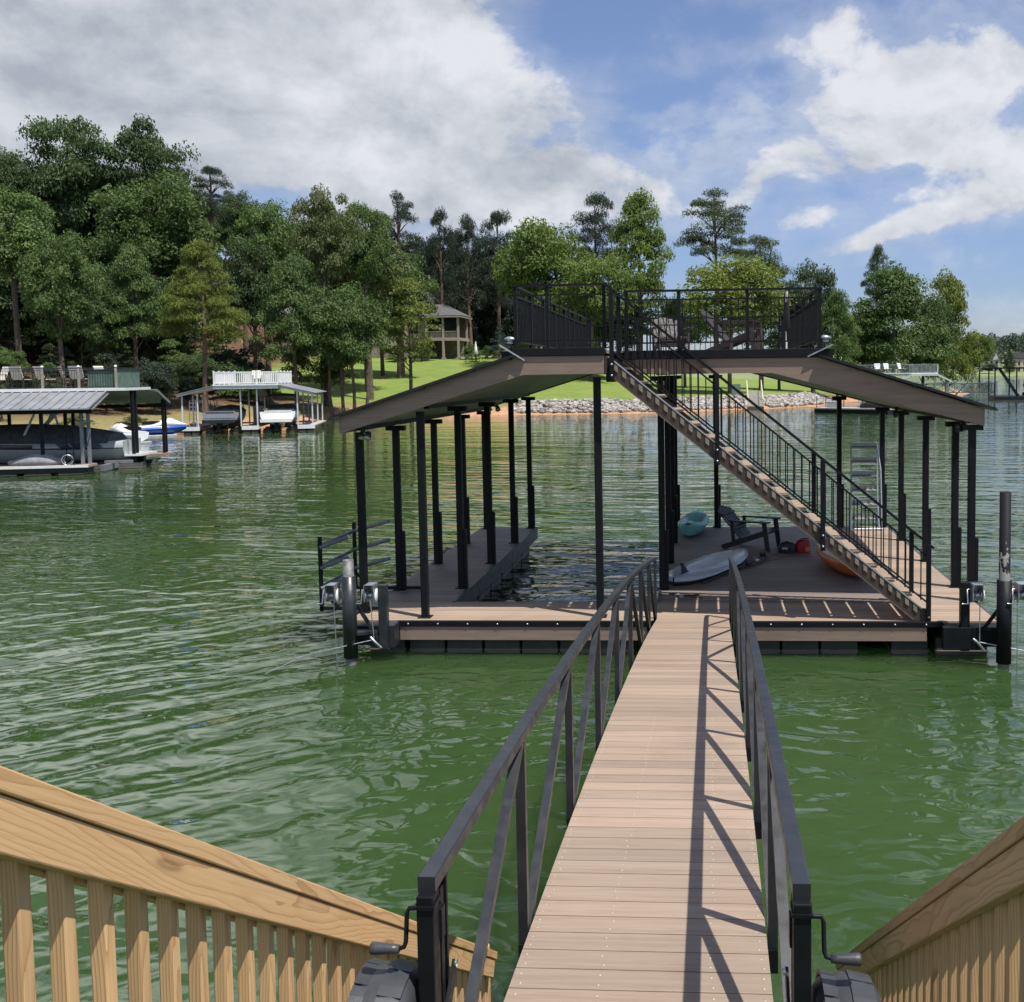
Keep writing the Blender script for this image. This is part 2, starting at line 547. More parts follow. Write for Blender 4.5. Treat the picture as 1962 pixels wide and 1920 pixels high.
LEAF = {
    'dark': leaf('leaf_dark', (0.047, 0.081, 0.031), (0.109, 0.162, 0.059)),
    'mid': leaf('leaf_mid', (0.069, 0.120, 0.038), (0.149, 0.223, 0.069)),
    'bright': leaf('leaf_bright', (0.106, 0.159, 0.037), (0.202, 0.264, 0.067)),
    'yellow': leaf('leaf_yellow', (0.122, 0.157, 0.034), (0.219, 0.249, 0.061)),
    'olive': leaf('leaf_olive', (0.088, 0.113, 0.046), (0.169, 0.191, 0.080)),
    'grey': leaf('leaf_grey', (0.076, 0.116, 0.069), (0.133, 0.182, 0.107)),
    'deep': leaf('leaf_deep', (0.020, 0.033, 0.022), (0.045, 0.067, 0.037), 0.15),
    'pine': leaf('leaf_pine', (0.047, 0.072, 0.026), (0.105, 0.143, 0.049), 0.2),
    'blue': leaf('leaf_blue', (0.057, 0.095, 0.093), (0.108, 0.153, 0.149), 0.15),
    'hedge': leaf('leaf_hedge', (0.085, 0.130, 0.026), (0.170, 0.212, 0.055)),
}

# ------------------------------------------------------------------ terrain, lake
SHORE = [(-400, 30), (-120, 44), (-60, 51), (-47, 57), (-41, 62), (-39.8, 72), (-38.6, 79), (-35.5, 87), (-35, 96), (-33, 99.5), (-28, 99.2),
         (-18, 101.3), (-10, 101.2), (-5, 102.3), (3, 109), (8, 112.8), (13, 118), (20, 136), (28, 156), (45, 175), (44, 190), (34, 240), (22, 330), (0, 460), (-400, 460)]
_P = np.array(SHORE)


def inland(X, Y):
    """signed distance from the shoreline, positive on land"""
    X = np.asarray(X, float); Y = np.asarray(Y, float)
    d = np.full(X.shape, 1e9); ins = np.zeros(X.shape, bool)
    n = len(_P)
    for i in range(n):
        a = _P[i]; b = _P[(i + 1) % n]; e = b - a
        t = np.clip(((X - a[0]) * e[0] + (Y - a[1]) * e[1]) / (e @ e), 0, 1)
        d = np.minimum(d, np.hypot(X - a[0] - t * e[0], Y - a[1] - t * e[1]))
        c = ((a[1] > Y) != (b[1] > Y)) & (X < (b[0] - a[0]) * (Y - a[1]) / (b[1] - a[1] + 1e-12) + a[0])
        ins ^= c
    return np.where(ins, d, -d)


def sstep(x, a, b):
    t = np.clip((x - a) / (b - a), 0, 1)
    return t * t * (3 - 2 * t)


def ground(X, Y):
    X = np.asarray(X, float); Y = np.asarray(Y, float)
    d = inland(X, Y)
    w = np.sin(X * .31 + Y * .17) * .5 + np.sin(X * .13 - Y * .29 + 1.7) * .5
    xb = 29 + 14 * sstep(Y, 95, 104) + 26 * sstep(Y, 106, 124) - 44 * sstep(Y, 163, 185)
    left = sstep(-X, xb, xb + 20)
    hill = 0.17 * d + 6.5 * sstep(d, 22, 75)
    mid = 1.15 * sstep(d, 0.4, 3.6) + np.clip(d - 3, 0, 60) * (0.112 - 0.062 * sstep(X, -28, -4)) + 5.0 * sstep(d, 62, 120)
    z = left * (0.25 * sstep(d, 0, 2) + hill + 0.25 * w * sstep(d, 2, 10)) + (1 - left) * mid
    z = np.where(d < 0, np.maximum(d * 0.22, -2.5), z)
    return z


def gz(x, y):
    return float(ground(np.array([x]), np.array([y]))[0])


def grid_mesh(name, xs, ys, zf):
    X, Y = np.meshgrid(xs, ys)
    Z = zf(X, Y)
    n, m = len(xs), len(ys)
    co = np.stack([X, Y, Z], -1).reshape(-1, 3)
    i = np.arange(n * m).reshape(m, n)
    q = np.stack([i[:-1, :-1], i[:-1, 1:], i[1:, 1:], i[1:, :-1]], -1).reshape(-1, 4)
    return raw_mesh(name, co, q, True), co


def raw_mesh(name, co, q, smooth=False):
    me = bpy.data.meshes.new(name)
    k = q.shape[1]
    me.vertices.add(len(co)); me.vertices.foreach_set('co', np.ascontiguousarray(co, np.float32).ravel())
    me.loops.add(q.size); me.loops.foreach_set('vertex_index', np.ascontiguousarray(q, np.int32).ravel())
    me.polygons.add(len(q)); me.polygons.foreach_set('loop_start', np.arange(0, q.size, k, dtype=np.int32))
    me.polygons.foreach_set('use_smooth', np.full(len(q), smooth))
    me.update(calc_edges=True)
    return me


def zone_attr(me, name, vals):
    a = me.attributes.new(name, 'FLOAT', 'POINT')
    a.data.foreach_set('value', np.ascontiguousarray(vals, np.float32))


xs = np.concatenate([np.arange(-400, -110, 10.), np.arange(-110, 60, 1.6), np.arange(60, 140, 8.)])
ys = np.concatenate([np.arange(30, 50, 4.), np.arange(50, 150, 1.4), np.arange(150, 200, 3.), np.arange(200, 480, 14.)])
me, co = grid_mesh('shore_ground', xs, ys, ground)
X, Y = co[:, 0], co[:, 1]
d = inland(X, Y)
wob = np.sin(X * .5 + Y * .31) * 1.6 + np.sin(X * .9 - Y * .7) * .9
lb = -33 - 15 * sstep(Y, 98.5, 105)
lawn = sstep(X + wob, lb - 2, lb + 1) * sstep(d, 2.6, 4.0) * np.maximum(sstep(X, -33, -30), sstep(d + wob * .4, 4.6, 5.6))
lawn = np.maximum(lawn, sstep(X + wob * .5, -62, -55) * sstep(Y, 122, 128) * sstep(d, 5, 9))
zone_attr(me, 'lawn', lawn)
zone_attr(me, 'inland', d)
m, g, b = newmat('shore_ground')
co_ = g.coord('Object')
at = g.new('ShaderNodeAttribute'); at.attribute_name = 'lawn'
ai = g.new('ShaderNodeAttribute'); ai.attribute_name = 'inland'
n1 = g.noise(co_, 0.35, 6, 0.65); n2 = g.noise(co_, 2.6, 5, 0.7)
litter = g.mix(g.ramp(n2, 0.35, 0.65), (0.075, 0.046, 0.028), (0.165, 0.100, 0.062))
litter = g.mix(g.ramp(n1, 0.55, 0.7), litter, (0.21, 0.145, 0.085))
grass = g.mix(g.ramp(n2, 0.3, 0.7), (0.115, 0.185, 0.036), (0.195, 0.265, 0.062))
grass = g.mix(g.ramp(n1, 0.35, 0.7), grass, (0.215, 0.255, 0.070))
clay = g.mix(g.ramp(n2, 0.35, 0.65), (0.40, 0.20, 0.105), (0.50, 0.31, 0.19))
tuft = g.mix(g.ramp(n2, 0.4, 0.6), (0.27, 0.205, 0.11), (0.185, 0.185, 0.065))
c = g.mix(at.outputs['Fac'], litter, grass)
dj = g.m('ADD', ai.outputs['Fac'], g.m('MULTIPLY', g.m('SUBTRACT', g.noise(co_, 0.5, 4, 0.6), 0.5), 3.0))
c = g.mix(g.m('MULTIPLY', g.ramp(dj, 4.5, 8.5, 1.0, 0.0), g.m('SUBTRACT', 1.0, at.outputs['Fac'])), c, tuft)
c = g.mix(g.ramp(dj, 1.4, 2.6, 1.0, 0.0), c, clay)
g.put(b.inputs['Base Color'], c)
b.inputs['Roughness'].default_value = 0.95
b.inputs['Specular IOR Level'].default_value = 0.1
g.put(b.inputs['Normal'], g.bump(n2, 0.12))
part('shore_ground', me, m); tag(bpy.data.objects['shore_ground'], kind='structure')

# far shore
def farz(X, Y):
    d = Y - 690 - 0.16 * (X - 200) + np.sin(X * .02) * 14
    return np.where(d < 0, d * .05, 1.0 * sstep(d, 0, 4) + np.clip(d, 0, 300) * .045 + 12 * sstep(d, 60, 260))


me, co = grid_mesh('far_shore', np.arange(-700, 1500, 20.), np.concatenate([np.arange(500, 860, 8.), np.arange(860, 1400, 40.)]), farz)
m, g, b = newmat('far_grass')
g.put(b.inputs['Base Color'], g.mix(g.noise(g.coord('Object'), 0.03, 4, 0.6), (0.12, 0.17, 0.06), (0.25, 0.28, 0.12)))
b.inputs['Roughness'].default_value = 0.95
tag(part('far_shore', me, m), kind='structure')

# lake water
m, g, b = newmat('lake_water')
co_ = g.coord('Object')
px_, py_, pz_ = g.sep(co_)
n_big = g.noise(g.vm('MULTIPLY', co_, (0.10, 0.16, 1)), 1.0, 3, 0.5)
colr = g.mix(g.ramp(n_big, 0.35, 0.65), (0.029, 0.059, 0.018), (0.039, 0.072, 0.0235))
g.put(b.inputs['Base Color'], colr)
b.inputs['Roughness'].default_value = 0.02
b.inputs['IOR'].default_value = 1.333
b.subsurface_method = 'BURLEY' if hasattr(b, 'subsurface_method') else None
b.inputs['Subsurface Weight'].default_value = 1.0
b.inputs['Subsurface Radius'].default_value = (1.0, 1.4, 1.0)
b.inputs['Subsurface Scale'].default_value = 1.0
b.inputs['Specular IOR Level'].default_value = 0.5
rot = g.mapping(co_, rot=(0, 0, rad(28)))
# wind ripples, lengthened across the view, in patches; boat wake lines on the left; small glassy wobble near the dock
warpw = g.vm('SCALE', g.vm('SUBTRACT', g.noise(co_, 0.22, 3, 0.5, color=True), (0.5, 0.5, 0.5)))
warpw.node.inputs['Scale'].default_value = 1.3
cw = g.vm('ADD', co_, warpw)
r0 = g.noise(g.vm('MULTIPLY', g.mapping(cw, rot=(0, 0, rad(6))), (0.42, 1.5, 1)), 0.30, 3, 0.5, 0.4)
r1 = g.noise(g.vm('MULTIPLY', g.mapping(cw, rot=(0, 0, rad(10))), (0.42, 1.55, 1)), 1.15, 1.6, 0.45, 0.3)
r2 = g.noise(g.vm('MULTIPLY', g.mapping(cw, rot=(0, 0, rad(-18))), (0.7, 1.6, 1)), 2.6, 1.0, 0.45, 0.3)
r3 = g.noise(g.vm('MULTIPLY', cw, (1.0, 1.3, 1)), 2.3, 1.6, 0.45, 0.5)
wk = g.noise(g.vm('MULTIPLY', g.mapping(cw, rot=(0, 0, rad(-40))), (0.17, 1.0, 1)), 1.9, 1.4, 0.45, 0.25)
leftm = g.ramp(g.m('ADD', px_, g.m('MULTIPLY', py_, 0.16)), -3.6, -0.6, 1.0, 0.0)
leftm = g.m('MULTIPLY', leftm, g.ramp(g.m('ADD', py_, g.m('MULTIPLY', px_, -0.25)), 16.5, 23.0, 1.0, 0.0))
patch = g.ramp(g.noise(g.vm('MULTIPLY', co_, (0.05, 0.11, 1)), 1.0, 3, 0.5), 0.35, 0.66, 0.55, 1.2)
far_ = g.ramp(py_, 12.0, 20.0)
calm = g.m('ADD', g.ramp(px_, -15.0, -6.0, 0.30, 1.0), g.ramp(py_, 90.0, 200.0, 0.0, 0.5))
h = g.m('MULTIPLY', g.m('POWER', r1, 1.5), g.ramp(py_, 16.0, 60.0, 0.150, 0.050))
h = g.m('ADD', h, g.m('MULTIPLY', r2, g.ramp(py_, 14.0, 45.0, 0.022, 0.006)))
h = g.m('MULTIPLY', h, g.m('MULTIPLY', patch, g.m('ADD', 0.17, g.m('MULTIPLY', far_, 0.83))))
h = g.m('MULTIPLY', h, calm)
h = g.m('ADD', h, g.m('MULTIPLY', g.m('MULTIPLY', r0, far_), 0.070))
h = g.m('ADD', h, g.m('MULTIPLY', r3, g.ramp(py_, 14.0, 26.0, 0.044, 0.010)))
h = g.m('ADD', h, g.m('MULTIPLY', g.m('MULTIPLY', wk, leftm), 0.115))
g.put(b.inputs['Normal'], g.bump(h, 1.0))
wmb = MB(); wmb.add([(-4000, -60, 0), (4000, -60, 0), (4000, 5000, 0), (-4000, 5000, 0)], [(0, 1, 2, 3)])
tag(part('lake_water', wmb, m), kind='structure')

# riprap wall of piled stones along the lawn
m, g, b = newmat('riprap_stone')
ri = g.new('ShaderNodeNewGeometry').outputs['Random Per Island']
nn = g.noise(g.coord('Object'), 5.0, 5, 0.65)
c = g.mix(ri, (0.17, 0.155, 0.14), (0.50, 0.47, 0.43))
g.put(b.inputs['Base Color'], g.mix(g.ramp(nn, 0.4, 0.7), c, g.mix(1.0, c, (0.7, 0.66, 0.6), 'MULTIPLY')))
b.inputs['Roughness'].default_value = 0.9
rng = np.random.default_rng(3)
import bmesh
bm = bmesh.new(); bmesh.ops.create_icosphere(bm, subdivisions=1, radius=1.0)
iv = np.array([v.co[:] for v in bm.verts]); iff = np.array([[v.index for v in f.verts] for f in bm.faces]); bm.free()
seg = [(-20, 101.2), (-10, 101.2), (-5, 102.3), (3, 109), (8, 112.8), (13, 118), (17, 128)]
pts = []
for (ax, ay), (bx, by) in zip(seg[:-1], seg[1:]):
    L = math.hypot(bx - ax, by - ay); nx, ny = -(by - ay) / L, (bx - ax) / L
    for k in range(int(L * 62)):
        t = rng.random(); o = rng.random()
        w0 = 0.9 + 2.9 * o
        pts.append((ax + (bx - ax) * t + nx * w0, ay + (by - ay) * t + ny * w0, 0.18 + 1.15 * o + rng.random() * .08))
vs = []; fs = []
for i, p in enumerate(pts):
    s_ = rng.uniform(.09, .34) ** 1.15 * 1.1; sc = s_ * np.array([rng.uniform(.8, 1.5), rng.uniform(.7, 1.2), rng.uniform(.55, .95)])
    q = iv * (1 + rng.uniform(-.22, .22, (len(iv), 1))) * sc
    a = rng.random() * 6.28; ca, sa = math.cos(a), math.sin(a)
    q = np.stack([q[:, 0] * ca - q[:, 1] * sa, q[:, 0] * sa + q[:, 1] * ca, q[:, 2]], 1) + np.array(p)
    vs.append(q); fs.append(iff + i * len(iv))
tag(part('riprap_stones', raw_mesh('riprap_stones', np.concatenate(vs), np.concatenate(fs)), m), 'grey riprap stones piled along the water below the lawn', 'stones', kind='stuff')


# ------------------------------------------------------------------ trees
def crown_proto(kind, seed):
    """leaf cards through a crown of unit radius, z 0..1; returns mesh and the lobe centres"""
    rng = np.random.default_rng(seed)
    L = []      # centre, radii
    leafn, la = 210, 0.029
    if kind == 'fluffy':
        for k in range(105):
            v = rng.normal(size=3); v /= np.linalg.norm(v)
            r = rng.uniform(.45, .86) if k > 8 else rng.uniform(0, .4)
            z = .5 + .5 * v[2] * r * 1.02
            taper = 1 - .25 * max(0, .3 - z) / .3
            L.append((v[0] * r * taper, v[1] * r * taper, z, *(rng.uniform(.17, .29) * np.array([1, 1, .52]))))
        leafn = 225
    elif kind == 'oak':
        for k in range(88):
            v = rng.normal(size=3); v /= np.linalg.norm(v)
            r = rng.uniform(.4, .88) if k > 6 else rng.uniform(0, .4)
            z = .5 + .5 * v[2] * r
            L.append((v[0] * r, v[1] * r, z, *(rng.uniform(.18, .32) * np.array([1, 1, .46]))))
        leafn = 250
    elif kind == 'tall':
        for k in range(112):
            z = rng.uniform(.03, .97)
            prof = (1 - z) ** .55 * 1.08 * min(1, .65 + z * 2.4)
            a = rng.random() * 6.28; r = prof * math.sqrt(rng.uniform(.12, .85))
            L.append((math.cos(a) * r, math.sin(a) * r, z, *(rng.uniform(.17, .30) * np.array([1, 1, .42]))))
        leafn = 205
    elif kind == 'softpine':
        for k in range(84):
            z = rng.uniform(.03, .97)
            prof = (1 - z) ** .75 * min(1, .6 + z * 2.5)
            a = rng.random() * 6.28; r = prof * math.sqrt(rng.uniform(.2, .95))
            L.append((math.cos(a) * r, math.sin(a) * r, z, *(rng.uniform(.18, .28) * np.array([1, 1, .30]))))
        leafn = 190; la = .036
    elif kind == 'pine':
        for k in range(40):
            z = rng.uniform(.10, .96)
            prof = .35 + .65 * math.sin(math.pi * min(1, (z * .9 + .12)))
            a = k * 2.4 + rng.uniform(-.4, .4); r = prof * rng.uniform(.35, .95) if z < .9 else rng.uniform(0, .3)
            L.append((math.cos(a) * r, math.sin(a) * r, z, *(rng.uniform(.22, .40) * np.array([1, 1, .30]))))
        leafn = 250; la = .036
    elif kind == 'slender':
        for k in range(60):
            z = rng.uniform(.02, .97)
            prof = (1 - z) ** .6 * min(1, .5 + z * 2)
            a = rng.random() * 6.28; r = prof * math.sqrt(rng.uniform(.05, .95))
            L.append((math.cos(a) * r, math.sin(a) * r, z, *(rng.uniform(.14, .24) * np.array([1, 1, .30]))))
        leafn = 85; la = .034
    elif kind == 'spruce':
        for k in range(90):
            z = rng.uniform(.0, .98); a = rng.random() * 6.28; r = (1 - z) * rng.uniform(.3, .9)
            L.append((math.cos(a) * r, math.sin(a) * r, z, *(.16 * (1.15 - z) * np.array([1.1, 1.1, .5]))))
        leafn = 50; la = .035
    else:   # shrub
        for k in range(34):
            v = rng.normal(size=3); v /= np.linalg.norm(v)
            r = rng.uniform(.3, .8)
            L.append((v[0] * r, v[1] * r, .1 + .75 * abs(v[2]) * r + rng.uniform(0, .12), *(rng.uniform(.2, .34) * np.array([1, 1, .5]))))
        leafn = 120; la = .05
    if kind in ('fluffy', 'oak', 'tall'):
        sect = rng.uniform(0, 6.28, 3)
        L2 = []
        for l in L:
            a = math.atan2(l[1], l[0])
            k = .97 + .13 * math.sin(2 * a + sect[0]) + .10 * math.sin(3 * a + 5 * l[2] + sect[1]) + rng.normal() * .05
            L2.append((l[0] * k, l[1] * k, l[2] * (1 - .10 * (.5 + .5 * math.sin(2 * a + sect[2])) * l[2]), *l[3:]))
        L = [l for l in L2 if rng.random() > .10]
    L = np.array(L)
    C = []; Nn = []; K = []
    for l in L:
        n = int(leafn * rng.uniform(.75, 1.25))
        v = rng.normal(size=(n, 3)); v /= np.linalg.norm(v, axis=1)[:, None]
        v[:, 2] = np.where(v[:, 2] < -.25, -v[:, 2] * rng.random(n), v[:, 2])
        rr = rng.uniform(.35, 1.08, n) ** .6
        C.append(l[:3] + v * rr[:, None] * l[3:6])
        Nn.append(v * np.array([1, 1, 1.2]))
        K.append(np.full(n, rng.random()))
    C = np.concatenate(C); Nn = np.concatenate(Nn)
    n = len(C)
    Nn = Nn + rng.normal(size=(n, 3)) * .75 + np.array([0, 0, .35])
    Nn /= np.linalg.norm(Nn, axis=1)[:, None]
    t = np.cross(Nn, rng.normal(size=(n, 3))); t /= np.linalg.norm(t, axis=1)[:, None]
    s_ = np.cross(Nn, t)
    sz = la * rng.uniform(.55, 1.35, n)[:, None]
    zs = np.array([1, 1, .6])
    wide = .22 if kind in ('pine', 'softpine', 'spruce') else .5
    ln = 1.35 if kind in ('pine', 'softpine', 'spruce') else 1.0
    P = np.stack([C - t * sz * ln * zs, C + s_ * sz * wide * zs + Nn * sz * .15 * zs, C + t * sz * ln * zs, C - s_ * sz * wide * zs + Nn * sz * .15 * zs], 1).reshape(-1, 3)
    q = np.arange(n * 4).reshape(-1, 4)
    me = raw_mesh('crown_' + kind, P, q)
    zone_attr(me, 'clump', np.repeat(np.concatenate(K), 4))
    return me, L


PROTO = {}
for kind, cnt in (('fluffy', 5), ('oak', 4), ('tall', 3), ('pine', 4), ('softpine', 1), ('slender', 1), ('spruce', 1), ('shrub', 2)):
    PROTO[kind] = [crown_proto(kind, 100 + i * 17 + len(kind)) for i in range(cnt)]
CROWN_CACHE = {}


def crown_mesh(kind, i, tone):
    k = (kind, i, tone)
    if k not in CROWN_CACHE:
        base = PROTO[kind][i][0]
        me = base if not base.materials else base.copy()
        me.materials.clear(); me.materials.append(LEAF[tone])
        CROWN_CACHE[k] = me
    return CROWN_CACHE[k]


_tc = 0


def tree(x, y, ztop, zbot, r, kind, tone, label, group=None, name=None, cat='tree', stems=1):
    global _tc
    _tc += 1
    rng = random.Random(_tc * 31 + 5)
    zg = gz(x, y) if y < 470 else farz(np.array([x]), np.array([y]))[0]
    if zbot < zg + .3: zbot = zg + .3
    nm = name or ('pine_tree' if kind in ('pine', 'softpine') else 'spruce_tree' if kind == 'spruce' else 'broadleaf_tree')
    t = thing(nm, label, cat, (x, y, zg), 0, group)
    pi = _tc % len(PROTO[kind])
    H = ztop - zg; cb = zbot - zg; ch = H - cb
    cr = part('crown', crown_mesh(kind, pi, tone), None, t)
    rz = rng.uniform(0, 6.28)
    cr.location = (0, 0, cb); cr.scale = (r * 1.14, r * 1.14, ch); cr.rotation_euler = (0, 0, rz)
    L = PROTO[kind][pi][1]
    mb = MB()
    tr = max(.07, .0135 * H) * (.8 if stems > 1 else 1)
    top = cb + ch * (.9 if kind in ('pine', 'tall', 'softpine', 'slender', 'spruce') else .72)
    for s_ in range(stems):
        ox = (s_ - (stems - 1) / 2) * r * .34; lean = rng.uniform(-.03, .03) * H
        pp = [(ox * .8, 0, -.4), (ox + lean * .2, 0, H * .2), (ox + lean * .6, lean * .4, H * .5), (ox * .6, 0, top)]
        mb.tube(pp, [tr * 1.35, tr, tr * .75, tr * .18], 8)
    ca, sa = math.cos(rz), math.sin(rz)
    idx = list(range(len(L))); rng.shuffle(idx)
    for i in idx[:16 if kind == 'pine' else 12]:
        lx, ly, lz = L[i][0] * r, L[i][1] * r, L[i][2] * ch + cb
        wx, wy = lx * ca - ly * sa, lx * sa + ly * ca
        z0 = max(cb * .75, lz - .45 * math.hypot(wx, wy) - .1 * ch); z0 = min(z0, top * .97)
        mb.tube([(0, 0, z0), (wx * .5, wy * .5, z0 + (lz - z0) * .6), (wx, wy, lz)], [tr * .36, tr * .22, tr * .06], 5, False)
    part('trunk', mb, bark_pine if 'pine' in kind else bark, t)
    return t


TREES = [
    (-74.2, 116.0, 35.6, 19.5, 4.9, 'oak', 'dark', 'tallest broad dark oak crown on the hilltop at the upper left'),
    (-67.6, 121.0, 36.0, 20.0, 5.0, 'oak', 'dark', 'broad dark hilltop oak just right of the tallest crown'),
    (-78.6, 112.0, 31.3, 19.1, 3.5, 'oak', 'dark', 'dark hilltop tree cut by the left picture edge'),
    (-55.8, 101.0, 25.8, 12.6, 6.1, 'fluffy', 'mid', 'wide mid green tree whose rounded crown fills the hillside below the hilltop oaks'),
    (-61.4, 125.0, 30.2, 23.6, 2.3, 'pine', 'deep', 'small ragged dark pine top poking out on the hill skyline'),
    (-54.5, 118.0, 26.6, 18.8, 2.7, 'fluffy', 'dark', 'small rounded tree on the descending hill skyline left of the sky notch'),
    (-45.6, 104.0, 22.8, 12.6, 3.5, 'fluffy', 'mid', 'green tree on the hill slope just left of the sky notch'),
    (-37.6, 99.0, 23.4, 12.1, 3.1, 'oak', 'olive', 'brownish olive tree standing tall right of the sky notch'),
    (-35.6, 106.0, 23.6, 12.6, 3.0, 'fluffy', 'mid', 'green tree behind and right of the brownish olive tree'),
    (-38.8, 128.0, 27.0, 17.0, 2.6, 'pine', 'deep', 'dark bushy pine on the skyline above the branchy house tree'),
    (-39.8, 152.0, 28.4, 13.1, 2.4, 'pine', 'deep', 'thin ragged dark pine, first of three above the house'),
    (-36.6, 157.0, 28.5, 13.3, 2.7, 'pine', 'deep', 'round headed dark pine in the middle of the three above the house'),
    (-32.7, 160.0, 29.5, 13.4, 3.1, 'pine', 'deep', 'flat topped dark pine, third of three above the house'),
    (-55.8, 80.0, 20.3, 11.0, 3.9, 'fluffy', 'mid', 'leafy tree overhanging the left picture edge behind the tan dock chairs'),
    (-48.3, 74.0, 15.6, 6.5, 2.9, 'fluffy', 'mid', 'rounded shore tree behind the green screened end of the grey dock'),
    (-50.9, 84.0, 12.9, 5.4, 2.6, 'fluffy', 'dark', 'low dark tree in the shade between the rounded shore tree and the narrow one'),
    (-48.4, 84.0, 15.4, 7.2, 2.4, 'tall', 'mid', 'narrow pointed tree left of the big yellow green pine'),
    (-42.0, 83.0, 15.2, 7.0, 3.5, 'softpine', 'yellow', 'broad yellow green pine with long bare trunk behind the white railed dock'),
    (-43.9, 97.0, 18.9, 7.5, 3.3, 'fluffy', 'dark', 'dark green tree filling the slope right of the yellow green pine'),
    (-37.8, 92.0, 15.4, 5.3, 3.1, 'tall', 'mid', 'leafy lawn edge tree above the right boat of the white dock'),
    (-33.3, 93.0, 13.5, 3.8, 3.6, 'fluffy', 'mid', 'low spreading tree with several thin stems at the edge of the lawn'),
    (-37.9, 112.0, 21.2, 10.2, 5.2, 'oak', 'olive', 'open branched olive tree in front of the tan house'),
    (-28.9, 98.0, 13.4, 5.0, 3.5, 'slender', 'yellow', 'slender yellowish young tree on the lawn in front of the house porch'),
    (-37.0, 96.0, 9.9, 3.1, 3.0, 'tall', 'dark', 'short dark tree beside the spreading lawn edge tree'),
    (-38.6, 126.0, 20.6, 8.0, 5.2, 'fluffy', 'mid', 'leafy green tree hiding the middle of the tan house'),
    (-22.2, 139.0, 26.4, 10.7, 6.5, 'fluffy', 'bright', 'big bright green rounded tree left behind the upper deck'),
    (-16.2, 150.0, 30.0, 15.7, 3.6, 'pine', 'deep', 'dark dense pine between the two bright green trees'),
    (-9.0, 137.0, 28.0, 11.8, 4.6, 'tall', 'bright', 'tall layered bright green tree with sky gaps behind the stair top'),
    (-14.9, 131.0, 20.8, 8.8, 5.4, 'fluffy', 'bright', 'lower bright green crown in front of the dark dense pine'),
    (1.1, 132.0, 27.3, 18.0, 4.2, 'pine', 'pine', 'lone tall pine with bare trunk and a flat open head'),
    (7.2, 137.0, 21.8, 11.5, 3.9, 'pine', 'pine', 'drooping pine shoulder right of the lone tall pine'),
    (2.7, 122.0, 18.0, 7.0, 6.5, 'fluffy', 'yellow', 'wide yellow green oak below the lone tall pine'),
    (14.0, 136.0, 19.1, 5.1, 4.0, 'fluffy', 'grey', 'grey green tree right of the upper deck railing'),
    (16.2, 128.0, 13.8, 4.0, 3.0, 'tall', 'mid', 'narrow green tree directly right of the upper deck corner'),
    (27.1, 150.0, 19.5, 2.7, 7.2, 'tall', 'mid', 'broad dense green tree above the distant white dock'),
    (26.0, 158.0, 22.9, 12.4, 2.0, 'pine', 'pine', 'thin pine top rising above the dense trees on the point'),
    (32.9, 158.0, 16.1, 2.1, 5.3, 'fluffy', 'dark', 'dark lower tree on the point beside the distant white dock'),
    (38.5, 166.0, 19.9, 1.8, 4.5, 'tall', 'yellow', 'yellow green tree at the tip of the point by open water'),
    (86.5, 330.0, 17.1, 4.6, 5.6, 'fluffy', 'bright', 'small pale green tree on the far lawn beyond the point'),
    (-30.6, 150.0, 11.9, 7.6, 1.9, 'spruce', 'blue', 'small blue grey spruce left of the upper deck'),
]
FILL = [
    (-49.3, 176.0, 29.8, 10.9, 4.5),
    (-44.1, 178.0, 29.1, 10.9, 4.4),
    (-39.1, 179.0, 28.8, 10.9, 4.4),
    (-33.5, 176.0, 28.8, 10.7, 4.5),
    (-48.0, 162.0, 24.6, 8.7, 4.6),
    (-45.1, 170.0, 22.9, 8.4, 4.8),
    (-39.3, 172.0, 23.1, 8.4, 5.3),
    (-33.1, 168.0, 23.4, 8.2, 4.8),
    (-27.5, 160.0, 18.3, 7.6, 4.5),
    (-66.4, 98.0, 19.2, 8.4, 4.3),
    (-60.5, 96.0, 16.3, 7.2, 4.2),
    (-57.6, 98.0, 12.4, 5.6, 3.5),
    (-57.3, 108.0, 21.0, 8.6, 4.7),
    (-66.1, 94.0, 12.2, 5.7, 3.6),
    (-64.2, 98.0, 10.4, 5.2, 3.3),
    (-52.9, 96.0, 10.1, 4.5, 3.0),
    (-3.0, 138.0, 14.5, 6.8, 4.3),
    (9.8, 140.0, 14.5, 5.9, 4.3),
    (23.5, 156.0, 14.7, 3.6, 4.4),
    (-43.0, 118.0, 22.2, 11.2, 4.0),
    (-41.3, 128.0, 20.4, 9.1, 4.0),
    (-41.6, 166.0, 17.3, 8.0, 4.7),
    (-75.5, 124.0, 31.5, 17.3, 5.4),
    (-83.6, 124.0, 30.4, 17.4, 4.8),
    (-11.7, 140.0, 14.8, 6.9, 5.1),
    (-18.5, 142.0, 15.1, 7.1, 5.5),
]
for x, y, zt, zb, r, kind, tone, label in TREES:
    st = 4 if 'several thin stems' in label else 1
    tree(x, y, zt, zb, r, kind, tone, label, stems=st)
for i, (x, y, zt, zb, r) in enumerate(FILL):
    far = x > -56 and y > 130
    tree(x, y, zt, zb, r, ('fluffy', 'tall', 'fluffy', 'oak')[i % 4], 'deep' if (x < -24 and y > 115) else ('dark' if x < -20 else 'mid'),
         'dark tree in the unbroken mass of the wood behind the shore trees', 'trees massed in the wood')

# the hillside is wooded all over
def vlim(u):
    return float(np.interp(u, [-.95, -.69, -.56, -.50, -.44, -.415, -.37, -.33, -.27, -.20, -.12, 0], [.27, .24, .24, .19, .17, .145, .17, .145, .125, .125, .12, .10]))


